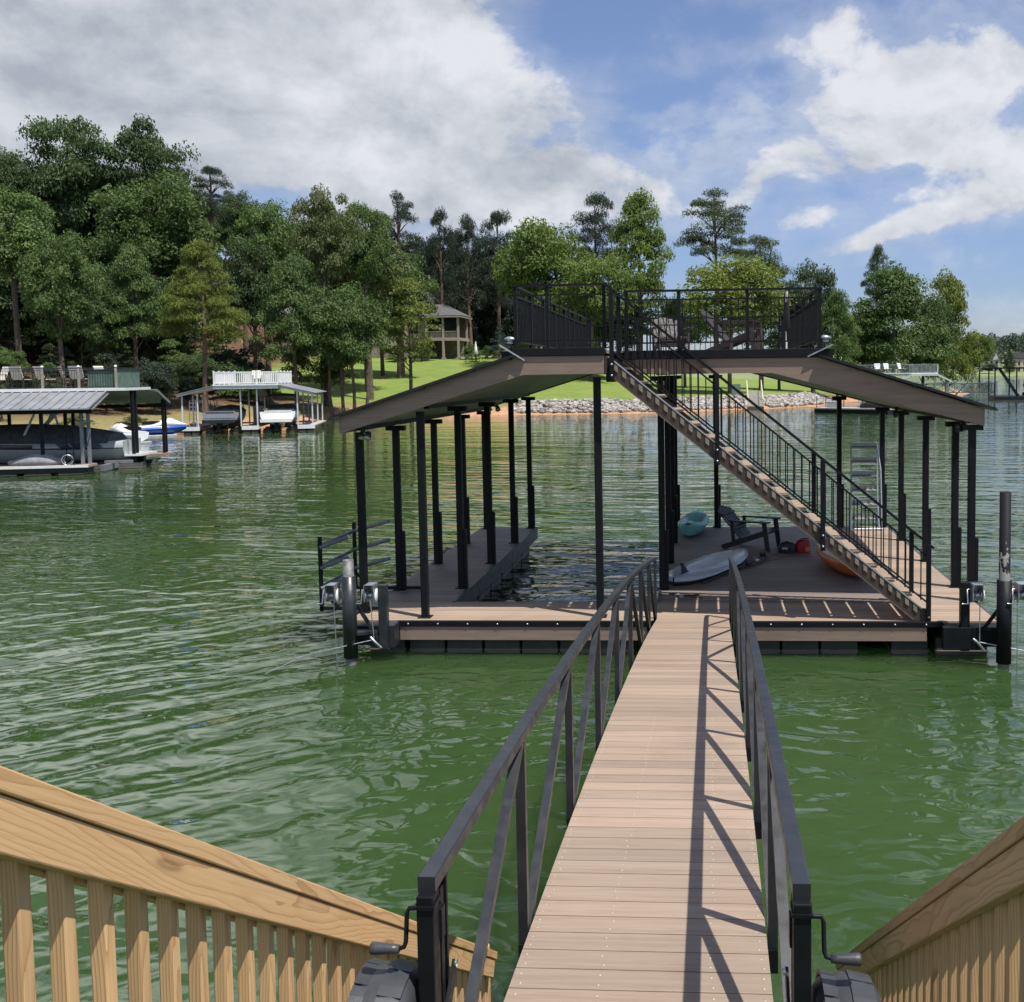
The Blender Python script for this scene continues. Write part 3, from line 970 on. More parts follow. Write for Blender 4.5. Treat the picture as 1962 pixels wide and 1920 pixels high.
rngf = random.Random(21); placed = []
for k in range(3000):
    x = rngf.uniform(-128, -14); y = rngf.uniform(90, 195)
    if x / y > -.11 or x / y < -.80 or inland(np.array([x]), np.array([y]))[0] < 9: continue
    if y < 166 and x > -68 + 0.0 * y and y > 118: continue
    if x > -36 - 1.1 * max(0, y - 92) and y < 119: continue
    if x > -52 and y < 130: continue
    if any((x - a) ** 2 + (y - b_) ** 2 < (5.6 if y < 120 else 7.5) ** 2 for a, b_ in placed): continue
    zg = gz(x, y); H = rngf.uniform(10, 15.5); zt = min(zg + H, 3.9 + vlim(x / y) * y)
    if zt - zg < 4.5: continue
    placed.append((x, y))
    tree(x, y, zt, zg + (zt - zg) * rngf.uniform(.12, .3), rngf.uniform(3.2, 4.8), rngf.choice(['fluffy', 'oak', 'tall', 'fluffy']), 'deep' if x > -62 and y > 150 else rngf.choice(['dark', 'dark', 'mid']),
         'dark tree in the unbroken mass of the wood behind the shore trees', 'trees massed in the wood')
print('hill trees', len(placed))

# leafy undergrowth along the left bank
rngf = random.Random(4); und = []
for k in range(900):
    x = rngf.uniform(-80, -38); y = rngf.uniform(60, 112)
    dd = inland(np.array([x]), np.array([y]))[0]
    if dd < 5.5 or dd > 26 or (x > -52 and y > 97) or x / y < -.80: continue
    if any((x - a) ** 2 + (y - b_) ** 2 < 3.6 ** 2 for a, b_ in und) or len(und) > 34: continue
    und.append((x, y)); zg = gz(x, y); H = rngf.uniform(2.2, 5.0)
    tree(x, y, zg + H, zg + .35, H * rngf.uniform(.36, .52), rngf.choice(['slender', 'fluffy', 'slender']), rngf.choice(['dark', 'mid', 'deep']),
         'leafy sapling in the undergrowth below the tall shore trees', 'saplings in the undergrowth', 'sapling', 'sapling')

# shrubs
SHRUBS = [(-46.2, 96.5, 3.6, 5.2, 'dark', 'big dark bush on the slope above the white railed dock'),
          (-43.0, 93.0, 3.0, 3.4, 'mid', 'mid green bush right of the big dark bush above the white railed dock'),
          (-48.6, 101.0, 4.6, 6.6, 'deep', 'very dark bush on the slope behind the big dark bush'),
          (-34.8, 149.5, 1.9, 2.6, 'mid', 'rounded green shrub against the right side of the house porch'),
          (-32.8, 151.5, 1.6, 2.0, 'dark', 'low dark shrub between the porch shrub and the white umbrella'),
          (-41.5, 58.8, 1.3, 1.0, 'hedge', 'yellow green bush on the bank seen under the tan dock roof at left'),
          (-38.6, 62.5, 1.6, 1.2, 'hedge', 'wide yellow green bush on the bank behind the covered cruiser'),
          (-42.8, 66.5, 1.5, 1.1, 'olive', 'olive bush on the bank right of the covered cruiser'),
          (-41.9, 72.0, 1.2, .9, 'olive', 'small olive bush on the bank behind the white jet ski'),
          (-41.6, 147.5, 2.2, 2.6, 'grey', 'grey green bush hiding the left foot of the house porch'),
          (-45.0, 146.0, 1.8, 1.5, 'hedge', 'yellow green low bush along the house wall behind the slender tree'),
          (-47.0, 79.5, 1.6, 1.8, 'dark', 'dark shrub at the foot of the wood above the white jet ski'),
          (-54.0, 77.0, 2.2, 2.0, 'dark', 'leafy dark sapling behind the deck chairs at far left')]
for x, y, r, h, tone, lab in SHRUBS:
    z = gz(x, y)
    t = thing('shrub', lab, 'shrub', (x, y, z))
    c = part('crown', crown_mesh('shrub', len(lab) % 2, tone), None, t); c.scale = (r, r, h); c.rotation_euler = (0, 0, x)
    part('stem', MB().tube([(0, 0, -.2), (.05, 0, h * .6)], [.06, .02], 6).tube([(0, 0, -.2), (-.2 * r, .1, h * .5)], [.05, .02], 6), bark, t)

# far woodland over the lake: too far to count
rng = np.random.default_rng(12)
LL = []
for k in range(520):
    x = rng.uniform(120, 620); dd = rng.uniform(40, 260) + (0 if x > 250 else 20)
    y = 690 + .16 * (x - 200) - math.sin(x * .02) * 14 + dd
    z = float(farz(np.array([x]), np.array([y]))[0]); h = rng.uniform(9, 17)
    LL.append((x, y, z + h * .5, rng.uniform(4, 7), h * .55))
LL = np.array(LL); C = []
for l in LL:
    v = rng.normal(size=(260, 3)); v /= np.linalg.norm(v, axis=1)[:, None]
    C.append(l[:3] + v * (rng.uniform(.5, 1.05, 260) ** .5)[:, None] * np.array([l[3], l[3], l[4]]))
C = np.concatenate(C); n = len(C)
t_ = rng.normal(size=(n, 3)); t_ /= np.linalg.norm(t_, axis=1)[:, None]
s_ = np.cross(t_, rng.normal(size=(n, 3))); s_ /= np.linalg.norm(s_, axis=1)[:, None]
a = rng.uniform(.5, 1.1, n)[:, None]
P = np.stack([C - t_ * a, C + s_ * a * .7, C + t_ * a, C - s_ * a * .7], 1).reshape(-1, 3)
leaf('leaf_far', (0.055, 0.085, 0.060), (0.085, 0.120, 0.080), 0.2)
tag(part('far_woodland', raw_mesh('far_woodland', P, np.arange(n * 4).reshape(-1, 4)), MATS['leaf_far']), 'distant hazy woodland along the far shore', 'woodland', kind='stuff')
for i, (x, yy, r, h, k, tn, lab) in enumerate([(211, 726, 3.6, 15, 'tall', 'dark', 'dark pointed tree between the two far shore houses'), (193, 712, 6.0, 8, 'fluffy', 'grey', 'pale rounded tree on the far lawn below the left far house'),
                                            (208.5, 716, 3.5, 4.5, 'fluffy', 'mid', 'small round tree beside the right far shore house'), (178, 704, 6, 12, 'fluffy', 'mid', 'green tree on the far shore left of the left far house')]):
    z = float(farz(np.array([x]), np.array([yy]))[0])
    tree(x, yy, z + h, z + h * .12, r, k, tn, lab)

# ------------------------------------------------------------------ the covered boat dock
DZ = 0.5
dock = thing('boat_dock', 'large black framed two level boat dock with brown fascia and an outside stair', 'boat dock', (-0.6, 13.86, 0))
W = dict(world=True)


def plank_mb(x0, x1, y0, y1, z, pitch=.142, gap=.006, th=.03):
    mb = MB(); n = max(1, round((y1 - y0) / pitch)); p = (y1 - y0) / n
    for i in range(n):
        mb.box(x0, x1, y0 + i * p + gap / 2, y0 + (i + 1) * p - gap / 2, z - th, z)
    return mb


part('front_walkway', plank_mb(-5.05, 3.90, 13.86, 15.0, DZ), tan_deck, dock, **W)
md = part('main_deck', plank_mb(-0.74, 2.745, 15.0, 22.46, DZ), shade_deck, dock, **W)  # darker boards carry the roof shade, split off at the shadow line
part('finger_deck', plank_mb(2.752, 3.90, 15.0, 22.46, DZ), tan_deck, dock, **W)
fd = part('finger_deck', plank_mb(-5.05, -3.88, 15.0, 22.46, DZ), shade_deck, dock, **W)  # roof shade in the board colour here too
# underframe channels
part('rim_channel', MB().box(-3.88, -3.83, 15.0, 22.5, DZ - .24, DZ + .012).box(-5.11, -5.05, 14.0, 22.5, DZ - .24, DZ - .005).box(-5.1, -3.84, 22.465, 22.52, DZ - .24, DZ - .003), steel_grey, fd, **W)
part('rim_channel', MB().box(-.79, -.74, 15.0, 22.5, DZ - .24, DZ + .012).box(3.90, 3.95, 14.0, 22.5, DZ - .24, DZ - .005).box(-.78, 3.94, 22.465, 22.52, DZ - .24, DZ - .003).box(-3.83, -.79, 15.0, 15.05, DZ - .24, DZ - .002), steel_grey, md, **W)
part('rim_band', MB().box(-4.36, 3.16, 13.80, 13.857, DZ - .075, DZ + .004), black, dock, **W, bevel=.008)
sk = MB()
sk.box(-4.32, 0.40, 13.815, 13.85, DZ - .265, DZ - .078).box(0.406, 2.95, 13.815, 13.85, DZ - .265, DZ - .078)
part('skirt_board', sk, fascia_m, dock, **W)
bolts = MB()
for x in np.arange(-4.2, 3.1, .42):
    bolts.lathe([(.0, -.008), (.013, -.006), (.014, 0), (.014, .002)], (x, 13.797, DZ - .037), 'y', 8)
part('rim_bolts', bolts, galv, dock, **W)
# floats
fl0 = None
for (x, y, w, dp) in [(-4.55, 14.45, .5, 1.0)] + [(-3.98 + .535 * i, 14.45, .50, 1.0) for i in range(6)] + [(.72 + .535 * i, 14.45, .5, 1.0) for i in range(3)] + [(2.75, 14.45, .5, 1.0), (3.45, 14.45, .7, 1.0)] \
        + [(-4.46, 15.6 + 1.02 * i, .98, .94) for i in range(7)] + [(-.25, 15.6 + 1.02 * i, .9, .94) for i in range(7)] + [(3.4, 15.6 + 1.02 * i, .9, .94) for i in range(7)]:
    mb = MB()
    mb.box(x - w / 2, x + w / 2, y - dp / 2, y + dp / 2, -.22, DZ - .25)
    mb.box(x - w / 2 - .012, x + w / 2 + .012, y - dp / 2 - .012, y + dp / 2 + .012, .045, .075)
    part('float', mb, float_m, dock, **W, bevel=.02)


def roof_z(x):
    """underside of the roof"""
    if x < -2.51:
        return 3.91 + (x + 2.51) * .306
    if x > 1.0:
        return 3.90 - max(0, x - .95) * .262
    return 3.90


# posts
first = None
for (x, y) in [(-5.0, 14.35), (-4.95, 15.9), (-4.95, 18.15), (-4.96, 20.35), (-4.96, 22.35), (-4.02, 14.05), (-3.98, 16.03), (-3.97, 18.17), (-3.97, 20.4), (-3.97, 22.4),
               (-1.53, 14.1), (-.73, 15.9), (-.72, 18.2), (-.72, 20.4), (-.72, 22.42), (.18, 22.42), (3.86, 15.1), (3.86, 16.1), (3.87, 18.3), (3.87, 20.6), (3.8, 22.4), (2.87, 22.4)]:
    zt = roof_z(x) - .03
    p = part('roof_post', MB().box(x - .05, x + .05, y - .05, y + .05, DZ, zt), black, dock, **W, bevel=.008)
    if y > 15:
        part('cap_plate', MB().box(x - .15, x + .15, y - .055, y + .055, zt - .075, zt + .001), black, p, **W)
        part('sleeve', MB().box(x + .052, x + .098, y - .045, y + .045, DZ, DZ + .95), black, p, **W, bevel=.006)
    part('base_plate', MB().box(x - .09, x + .09, y - .09, y + .09, DZ + .001, DZ + .013), black, p, **W)

# roof: left slope, right slope, flat middle under the upper deck
def slope(name, xs, zs, y0, y1, fas):
    (xa, xb), (za, zb) = xs, zs
    mb = MB()
    mb.prism([(xa, za), (xb, zb), (xb, zb - .022), (xa, za - .022)], 'y', y0 - .09, y1 + .1)
    r = part(name, mb, roof_m, dock, **W)
    ribs = MB()
    for y in np.arange(y0, y1 + .05, .3):
        ribs.prism([(xa, za + .001), (xb, zb + .001), (xb, zb + .022), (xa, za + .022)], 'y', y - .016, y + .016)
    part('roof_ribs', ribs, roof_m, r, **W)
    return r


rl = slope('roof_panel', (-5.24, -2.62), (3.345, 4.185), 13.86, 22.5, 1)
rr = slope('roof_panel', (4.18, 1.62), (3.335, 4.155), 15.0, 22.5, 1)
part('fascia_board', MB().prism([(-5.09, 3.13), (-2.51, 3.915), (-1.40, 3.915), (-1.40, 4.165), (-2.64, 4.165), (-5.09, 3.385)], 'y', 13.86, 13.895), fascia_m, dock, **W)
part('fascia_board', MB().prism([(3.99, 3.10), (.95, 3.90), (-1.25, 3.90), (-1.25, 4.12), (1.62, 4.12), (3.99, 3.355)], 'y', 15.0, 15.035), fascia_m, dock, **W)
part('fascia_board', MB().prism([(-5.09, 3.13), (-2.51, 3.915), (.95, 3.90), (3.99, 3.10), (3.99, 3.355), (1.62, 4.12), (-2.64, 4.165), (-5.09, 3.385)], 'y', 22.50, 22.53), fascia_m, dock, **W)
part('fascia_board', MB().box(-5.115, -5.092, 13.87, 22.5, 3.13, 3.36), fascia_m, dock, **W)
part('fascia_board', MB().box(3.992, 4.015, 15.01, 22.5, 3.10, 3.34), fascia_m, dock, **W)
part('fascia_board', MB().box(-1.398, -1.37, 13.90, 15.0, 3.92, 4.16), fascia_m, dock, **W)
ln = MB()
for a, b2, y0 in ((( -5.085, 3.165), (-2.51, 3.945), 13.9), ((-2.51, 3.945), (-1.405, 3.945), 13.9), ((-1.405, 3.945), (.95, 3.93), 15.04), ((.95, 3.93), (3.985, 3.135), 15.04)):
    yy = y0
    while yy < 22.45:
        y1 = min(22.49, yy + .40)
        ln.prism([a, b2, (b2[0], b2[1] + .012), (a[0], a[1] + .012)], 'y', yy + .002, y1 - .002)
        yy = y1
part('ceiling_liner', ln, liner_m, dock, **W)
for x in (-4.96, -3.975, -.725, 3.865):
    part('header_beam', MB().box(x - .035, x + .035, 15.2 if x > -1 else 14.2, 22.45, roof_z(x) - .012, roof_z(x) + .085), black, dock, **W)
# purlin ends poking out below the roof edge
for x, z in [(-4.75, 3.50), (-3.9, 3.765), (-3.2, 3.99)]:
    part('roof_clip', MB().cbox((x, 13.84, z - .015), (.045, .03, .022)), gunmetal, dock, **W)
for x, z in [(3.75, 3.45), (3.0, 3.69), (2.2, 3.945)]:
    part('roof_clip', MB().cbox((x, 14.98, z - .015), (.045, .03, .022)), gunmetal, dock, **W)

# upper deck
ud = part('upper_deck', plank_mb(-2.60, -1.40, 13.9, 15.0, 4.25).box(-1.40, -1.39, 13.9, 14.9, 4.2, 4.245), tan_deck, dock, **W)
part('deck_field', plank_mb(-2.60, 1.60, 15.0, 22.45, 4.25), tan_deck, ud, **W)
part('rim_beam', MB().box(-2.66, -1.39, 13.835, 13.90, 4.168, 4.275).box(-2.66, -2.60, 13.9, 22.48, 4.168, 4.272), black, ud, **W, bevel=.006)
part('rim_beam', MB().box(-1.22, 1.68, 14.965, 15.03, 4.123, 4.25).box(1.62, 1.68, 15.03, 22.48, 4.123, 4.248).box(-2.6, 1.62, 22.455, 22.52, 4.168, 4.27), black, ud, **W, bevel=.006)
# curved gutter flashings at the knees
for sgn, x0, y0 in ((-1, -2.66, 13.80), (1, 1.68, 14.94)):
    rings = []
    for k in range(8):
        t = k / 7
        px = x0 + sgn * (.17 - .52 * t + .18 * t * t) * (1 if sgn < 0 else 1); pzv = 4.31 - .21 * t + .07 * t * (1 - t) * -1.5
        if sgn > 0: px = x0 + .14 - .36 * t; pzv = 4.29 - .17 * t
        rings.append([(px, y0, pzv), (px, y0 + .05, pzv), (px, y0 + .05, pzv + .02), (px, y0, pzv + .02)])
    part('gutter_flashing', MB().loft(rings, True, True, False), alu if sgn < 0 else galv, dock, **W)
    part('gutter', MB().prism([(x0 + sgn * .0, 4.12), (x0 + sgn * .14, 4.10 if sgn > 0 else 4.13), (x0 + sgn * .17, 4.24), (x0, 4.24)], 'y', y0 + .055, 22.4), black, dock, **W)


def railing(a, b2, z0, zt=5.12, n_post=3, posts=None, parent=dock):
    """straight guard rail from a to b2 (xy), deck at z0"""
    a = V(*a); b2 = V(*b2); L = np.linalg.norm(b2 - a); d = (b2 - a) / L
    P = lambda t, z: (a[0] + d[0] * t, a[1] + d[1] * t, z)
    r = part('guard_railing', MB().bar(P(-.03, zt), P(L + .03, zt), .075, .03).bar(P(0, zt - .13), P(L, zt - .13), .035, .022).bar(P(0, z0 + .11), P(L, z0 + .11), .035, .022), black, parent, **W)
    bal = MB(); n = int(L / .113)
    for i in range(1, n):
        t = L * i / n
        bal.bar(P(t, z0 + .121), P(t, zt - .141), .015, .015, (d[0], d[1], 0))
    part('balusters', bal, black, r, **W)
    for t in (posts if posts is not None else np.linspace(0, L, n_post)):
        mb = MB().cbox(P(t, (z0 + zt) / 2 - .008), (.048, .048, zt - z0 - .018), math.atan2(d[1], d[0]))
        mb.cbox(P(t, z0 + .012), (.11, .11, .014), math.atan2(d[1], d[0]))
        part('rail_post', mb, black, r, **W)
    return r


railing((-2.62, 13.93), (-1.40, 13.93), 4.26, 5.13, posts=[0.0, .44, 1.22])
railing((-2.63, 13.98), (-2.63, 22.42), 4.26, n_post=8)
railing((-1.18, 15.03), (1.64, 15.03), 4.25, posts=[0, .77, 1.77, 2.82])
railing((1.64, 15.08), (1.64, 22.42), 4.25, n_post=7)
railing((-2.57, 22.42), (1.58, 22.42), 4.26, n_post=5)

# outside stair
sun_square_m = simple('sun_square_tan', (0.26, 0.205, 0.16), .6)  # tan standing for sunlight that falls through gaps onto the stringer
stringer_m = simple('shaded_brown_stringer', (0.060, 0.040, 0.031), .6)  # brown darkened to hold the shade of the overhanging stair
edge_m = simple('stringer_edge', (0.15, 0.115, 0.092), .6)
st = part('staircase', MB().box(-1.385, -1.30, 13.93, 14.93, 3.80, 4.13), black, dock, **W)
x0, z0, x1, z1 = -1.31, 4.09, 2.99, .56
sl = (z1 - z0) / (x1 - x0)
ux, uz = 1 / math.hypot(1, sl), sl / math.hypot(1, sl)
for y in (13.86, 14.93):
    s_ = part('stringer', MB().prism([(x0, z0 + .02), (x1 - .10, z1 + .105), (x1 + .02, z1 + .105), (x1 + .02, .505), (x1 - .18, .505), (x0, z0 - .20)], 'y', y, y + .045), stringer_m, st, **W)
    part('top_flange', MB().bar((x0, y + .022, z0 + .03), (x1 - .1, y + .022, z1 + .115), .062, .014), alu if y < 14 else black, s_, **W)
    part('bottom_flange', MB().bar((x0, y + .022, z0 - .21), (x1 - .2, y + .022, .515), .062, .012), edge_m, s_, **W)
NT = 18
for i in range(NT):
    t = (i + .5) / NT
    xx = x0 + (x1 - x0) * t; zz = z0 + (z1 - z0) * t - .02
    part('tread', MB().box(xx - .138, xx - .004, 13.91, 14.925, zz, zz + .028).box(xx + .004, xx + .138, 13.91, 14.925, zz, zz + .028), tan_deck, st, **W)
for i in range(37):  # row of thin plates painting squares of sunlight along the stringer
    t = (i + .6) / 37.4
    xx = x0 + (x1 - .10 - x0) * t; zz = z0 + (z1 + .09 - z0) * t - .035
    part('painted_sun_square', MB().frame(V(xx, 13.853, zz - .012), V(ux, 0, uz) * .0 + V(.026, 0, .026 * sl), V(0, .006, 0), V(0, 0, .040)), sun_square_m, st, **W)
for y, zz in ((13.89, 0), (14.95, 0)):
    A = V(x0 - .07, y, 5.13); B = V(x1 + .06, y, 1.50)
    off = lambda k: (V(0, 0, -k))
    hr = part('handrail', MB().bar(A, B, .062, .032).bar(A + off(.17) + V(.09, 0, -.06), B + off(.15) + V(-.08, 0, .03), .032, .022).bar(V(x0 + .03, y, z0 + .12), V(x1 - .02, y, z1 + .19), .032, .022), black, st, **W)
    bal = MB(); n = 40
    for i in range(1, n):
        t = i / n; xx = x0 + (x1 - x0) * t
        bal.bar((xx, y, z0 + (z1 - z0) * t + .14), (xx, y, 5.13 + (1.5 - 5.13) * (xx - A[0]) / (B[0] - A[0]) - .17), .015, .015, (1, 0, 0))
    part('balusters', bal, black, hr, **W)
    for k in range(4):
        t = k / 3; xx = x0 + .015 + (x1 - .03 - x0) * t; zb = z0 + (z1 - z0) * t
        zr = 5.13 + (1.5 - 5.13) * (xx - A[0]) / (B[0] - A[0])
        yo = -.055 if y < 14 else .055
        n_ = part('newel_post', MB().box(xx - .03, xx + .03, y + yo - .025, y + yo + .025, max(.51, zb - .26), zr - .01), black, hr, **W)
        bo = MB()
        for z in (zb - .2, zb - .05):
            bo.lathe([(0, -.012), (.014, -.01), (.016, 0)], (xx, y + yo - .026, max(.56, z)), 'y', 8)
        part('bolts', bo, galv, n_, **W)


def winch(loc, parent, face=-1):
    """hand winch: galvanised side plates, drum and crank"""
    x, y, z = loc
    w = part('winch', MB().box(x - .07, x - .062, y - .10, y + .10, z - .02, z + .20).box(x + .062, x + .07, y - .10, y + .10, z - .02, z + .20).box(x - .062, x + .062, y - .10, y + .10, z + .205, z + .212).box(x - .07, x + .07, y + .09, y + .10, z - .04, z + .2), galv, parent, **W)
    part('drum', MB().lathe([(.085, -.058), (.085, -.05), (.04, -.048), (.04, .048), (.085, .05), (.085, .058), (0, .058)], (x, y, z + .05), 'x', 18), galv, w, **W)
    part('gear', MB().lathe([(0, .09), (.095, .09), (.10, .083), (.10, .077), (0, .076)], (x, y, z + .05), 'x', 20), white_paint, w, **W)
    part('crank', MB().tube([(x - .08, y, z + .13), (x - .12, y, z + .13), (x - .12, y - .06, z - .05), (x - .20, y - .06, z - .05)], .011, 8), alu, w, **W)
    return w


# corner brackets that hold the mooring poles
bl = part('corner_bracket', MB().box(-4.98, -4.36, 13.62, 13.84, DZ - .29, DZ - .02).box(-4.62, -4.32, 13.55, 13.79, DZ - .31, DZ - .0).bar((-4.90, 13.45, .98), (-4.50, 13.55, .25), .05, .05).bar((-4.9, 13.42, .42), (-4.5, 13.62, .42), .16, .05), gunmetal, dock, **W, bevel=.006)
part('pile_sleeve', MB().lathe([(.078, .10), (.096, .10), (.096, 1.22), (.078, 1.22), (.078, .10)], (-4.88, 13.40, 0), 'z', 24), gunmetal, bl, **W)
part('winch_post', MB().box(-4.52, -4.40, 13.5, 13.6, .18, 1.07), gunmetal, bl, **W, bevel=.006)
winch((-4.61, 13.50, .88), bl)
winch((-5.11, 13.40, .90), bl)
br = part('corner_bracket', MB().box(3.16, 4.02, 13.62, 13.84, DZ - .29, DZ - .02).box(3.1, 3.6, 13.5, 13.61, DZ - .30, DZ + .0).bar((3.98, 13.45, 1.0), (3.62, 13.6, .42), .05, .05), black, dock, **W, bevel=.006)
part('pile_sleeve', MB().lathe([(.078, .06), (.096, .06), (.096, 1.16), (.078, 1.16), (.078, .06)], (3.86, 13.40, 0), 'z', 24), black, br, **W)
part('winch_post', MB().box(3.33, 3.45, 13.52, 13.62, .18, 1.10), black, br, **W, bevel=.006)
winch((3.53, 13.52, .88), br)
winch((4.07, 13.36, .92), br)
for pts in ([(-4.6, 13.42, .9), (-4.56, 13.42, .34)], [(-4.56, 13.42, .34), (-5.4, 13.15, .20), (-6.6, 12.7, -.3)], [(-5.08, 13.36, .9), (-5.05, 13.34, -.2)],
            [(3.56, 13.45, .9), (3.56, 13.45, .32)], [(3.56, 13.45, .32), (4.3, 13.25, .22), (7.0, 12.3, -.3)], [(4.0, 13.30, .9), (4.0, 13.28, -.2)]):
    part('cable', MB().tube(pts, .007, 6), galv, dock, **W)
for x in (-4.56, 3.52):
    part('shackle', MB().tube([(x - .05, 13.43, .37), (x, 13.40, .33), (x + .05, 13.42, .27), (x + .09, 13.44, .22)], .018, 8), galv, dock, **W)
# cleats on the walkway
for (x, y) in [(-1.0, 15.15), (-.42, 15.3)]:
    part('cleat', MB().tube([(x - .1, y, DZ + .055), (x + .1, y, DZ + .055)], [.012, .012], 8).box(x - .03, x + .03, y - .015, y + .015, DZ, DZ + .05), galv, dock, **W)

t = thing('mooring_pole', 'short silver mooring pole in the sleeve at the near corner by the tube rack', 'mooring pole', (-4.88, 13.40, 0))
part('pipe', MB().lathe([(0, -1.5), (.072, -1.5), (.072, 1.44), (.063, 1.44), (.063, 1.36), (0, 1.36)], (0, 0, 0), 'z', 24), simple('galvanised_pipe', (.14, .14, .135), .6, .2, .5, 9), t)
t = thing('mooring_pole', 'tall black mooring pole with peeling paint beside the open water', 'mooring pole', (3.86, 13.40, 0))
m, g, b = newmat('peeling_paint')
co_ = g.coord('Object'); px_, py_, pz_ = g.sep(co_)
pe = g.ramp(g.m('ADD', g.noise(g.vm('MULTIPLY', co_, (7, 7, 3.2)), 1.0, 5, 0.65), g.ramp(pz_, 1.0, 1.85, .16, -.14)), 0.545, 0.57)
g.put(b.inputs['Base Color'], g.mix(pe, (0.014, 0.015, 0.018), (0.22, 0.215, 0.20)))
b.inputs['Roughness'].default_value = 0.6
b.inputs['Specular IOR Level'].default_value = 0.12
g.put(b.inputs['Metallic'], g.m('MULTIPLY', pe, 0.2))
part('pipe', MB().lathe([(0, -1.5), (.072, -1.5), (.072, 2.32), (.063, 2.32), (.063, 2.2), (0, 2.2)], (0, 0, 0), 'z', 24), m, t)

# tube rack at the left corner
t = thing('kayak_rack', 'black rack with grey padded arms standing out over the water at the left corner', 'kayak rack', (-5.1, 14.4, DZ))
part('frame', MB().box(-.58, -.53, -.025, .025, 0.0, 1.10).box(-.58, .35, -.025, .025, .02, .07).bar((-.55, 0, .28), (-.28, 0, .05), .04, .04)
     .box(-.58, -.53, 1.42, 1.47, 0.02, 1.10).box(-.58, .62, 1.42, 1.47, .02, .07).bar((-.55, 1.445, .28), (-.28, 1.445, .05), .04, .04), black, t, bevel=.005)
pads = simple('pad_foam', (.16, .18, .19), .7, 0, .2, 8)
for z in (.96, .66, .36):
    a = part('arm', MB().tube([(-.555, -.02, z - .02), (-.25, .30, z + .08)], .030, 12), pads, t)
    part('end_cap', MB().tube([(-.25, .30, z + .08), (-.235, .315, z + .085)], .032, 12), white_paint, a)
    part('arm', MB().tube([(-.555, 1.42, z), (.02, 1.42, z + .16)], .030, 12), pads, t)
    part('arm', MB().tube([(-.555, .0, z), (-.555, 1.42, z)], .026, 12), pads, t)

# floodlights
def floodlight(loc, rz, lab):
    t = thing('floodlight', lab, 'floodlight', loc, rz, 'floodlights under the dock roof')
    part('junction_box', MB().lathe([(0, .0), (.05, .0), (.055, -.03), (0, -.03)], (0, 0, 0), 'z', 16), gunmetal, t)
    part('arm', MB().tube([(0, 0, -.03), (.03, -.02, -.08), (.07, -.03, -.10)], .014, 8).tube([(0, 0, -.03), (-.02, .03, -.08), (.0, .08, -.11)], .014, 8), gunmetal, t)
    for dx, dy in ((.10, -.05), (.01, .12)):
        h = MB().lathe([(0, 0.0), (.03, 0), (.04, .03), (.055, .10), (.052, .10)], (0, 0, 0), 'z', 16)
        h = part('lamp_head', h, gunmetal, t); h.location = (dx - .02, dy, -.08); h.rotation_euler = (rad(150), dx * 4, 0)
        l = part('lens', MB().lathe([(0, .096), (.05, .098), (.05, .094)], (0, 0, 0), 'z', 16), white_paint, h)


floodlight((-4.86, 14.1, roof_z(-4.86) + .02), 0.4, 'twin floodlight below the left roof eave at the front')
floodlight((-4.3, 20.2, roof_z(-4.3) + .02), 1.0, 'twin floodlight hanging among the left finger posts')
floodlight((3.74, 15.2, roof_z(3.74) + .02), 2.2, 'twin floodlight below the right roof eave at the front')
floodlight((3.72, 20.3, roof_z(3.72) + .02), 2.6, 'twin floodlight deep under the right roof slope by the ladder')
for x, y, lab in ((-2.70, 13.97, 'small grey lamp fixture outside the left corner of the upper deck'), (1.72, 15.07, 'small grey lamp fixture outside the right corner of the upper deck')):
    t = thing('dock_lamp', lab, 'lamp', (x, y, 4.20))
    part('stem', MB().tube([(0, 0, 0), (0, 0, .14)], .014, 8).box(-.03, .03, -.02, .02, 0, .02), gunmetal, t)
    part('lamp_shade', MB().lathe([(0, .13), (.055, .135), (.06, .155), (.05, .18), (.085, .19), (.09, .215), (.04, .24), (0, .245)], (0, 0, 0), 'z', 18), galv, t)


# ------------------------------------------------------------------ gangway
gw = thing('gangway', 'arched gangway with tan composite boards and charcoal truss rails', 'gangway', (-.25, 8.3, 0))


def gdeck(y):
    e = y - 2.7
    return 2.504 - .0401 * e - .00538 * e * e - .858


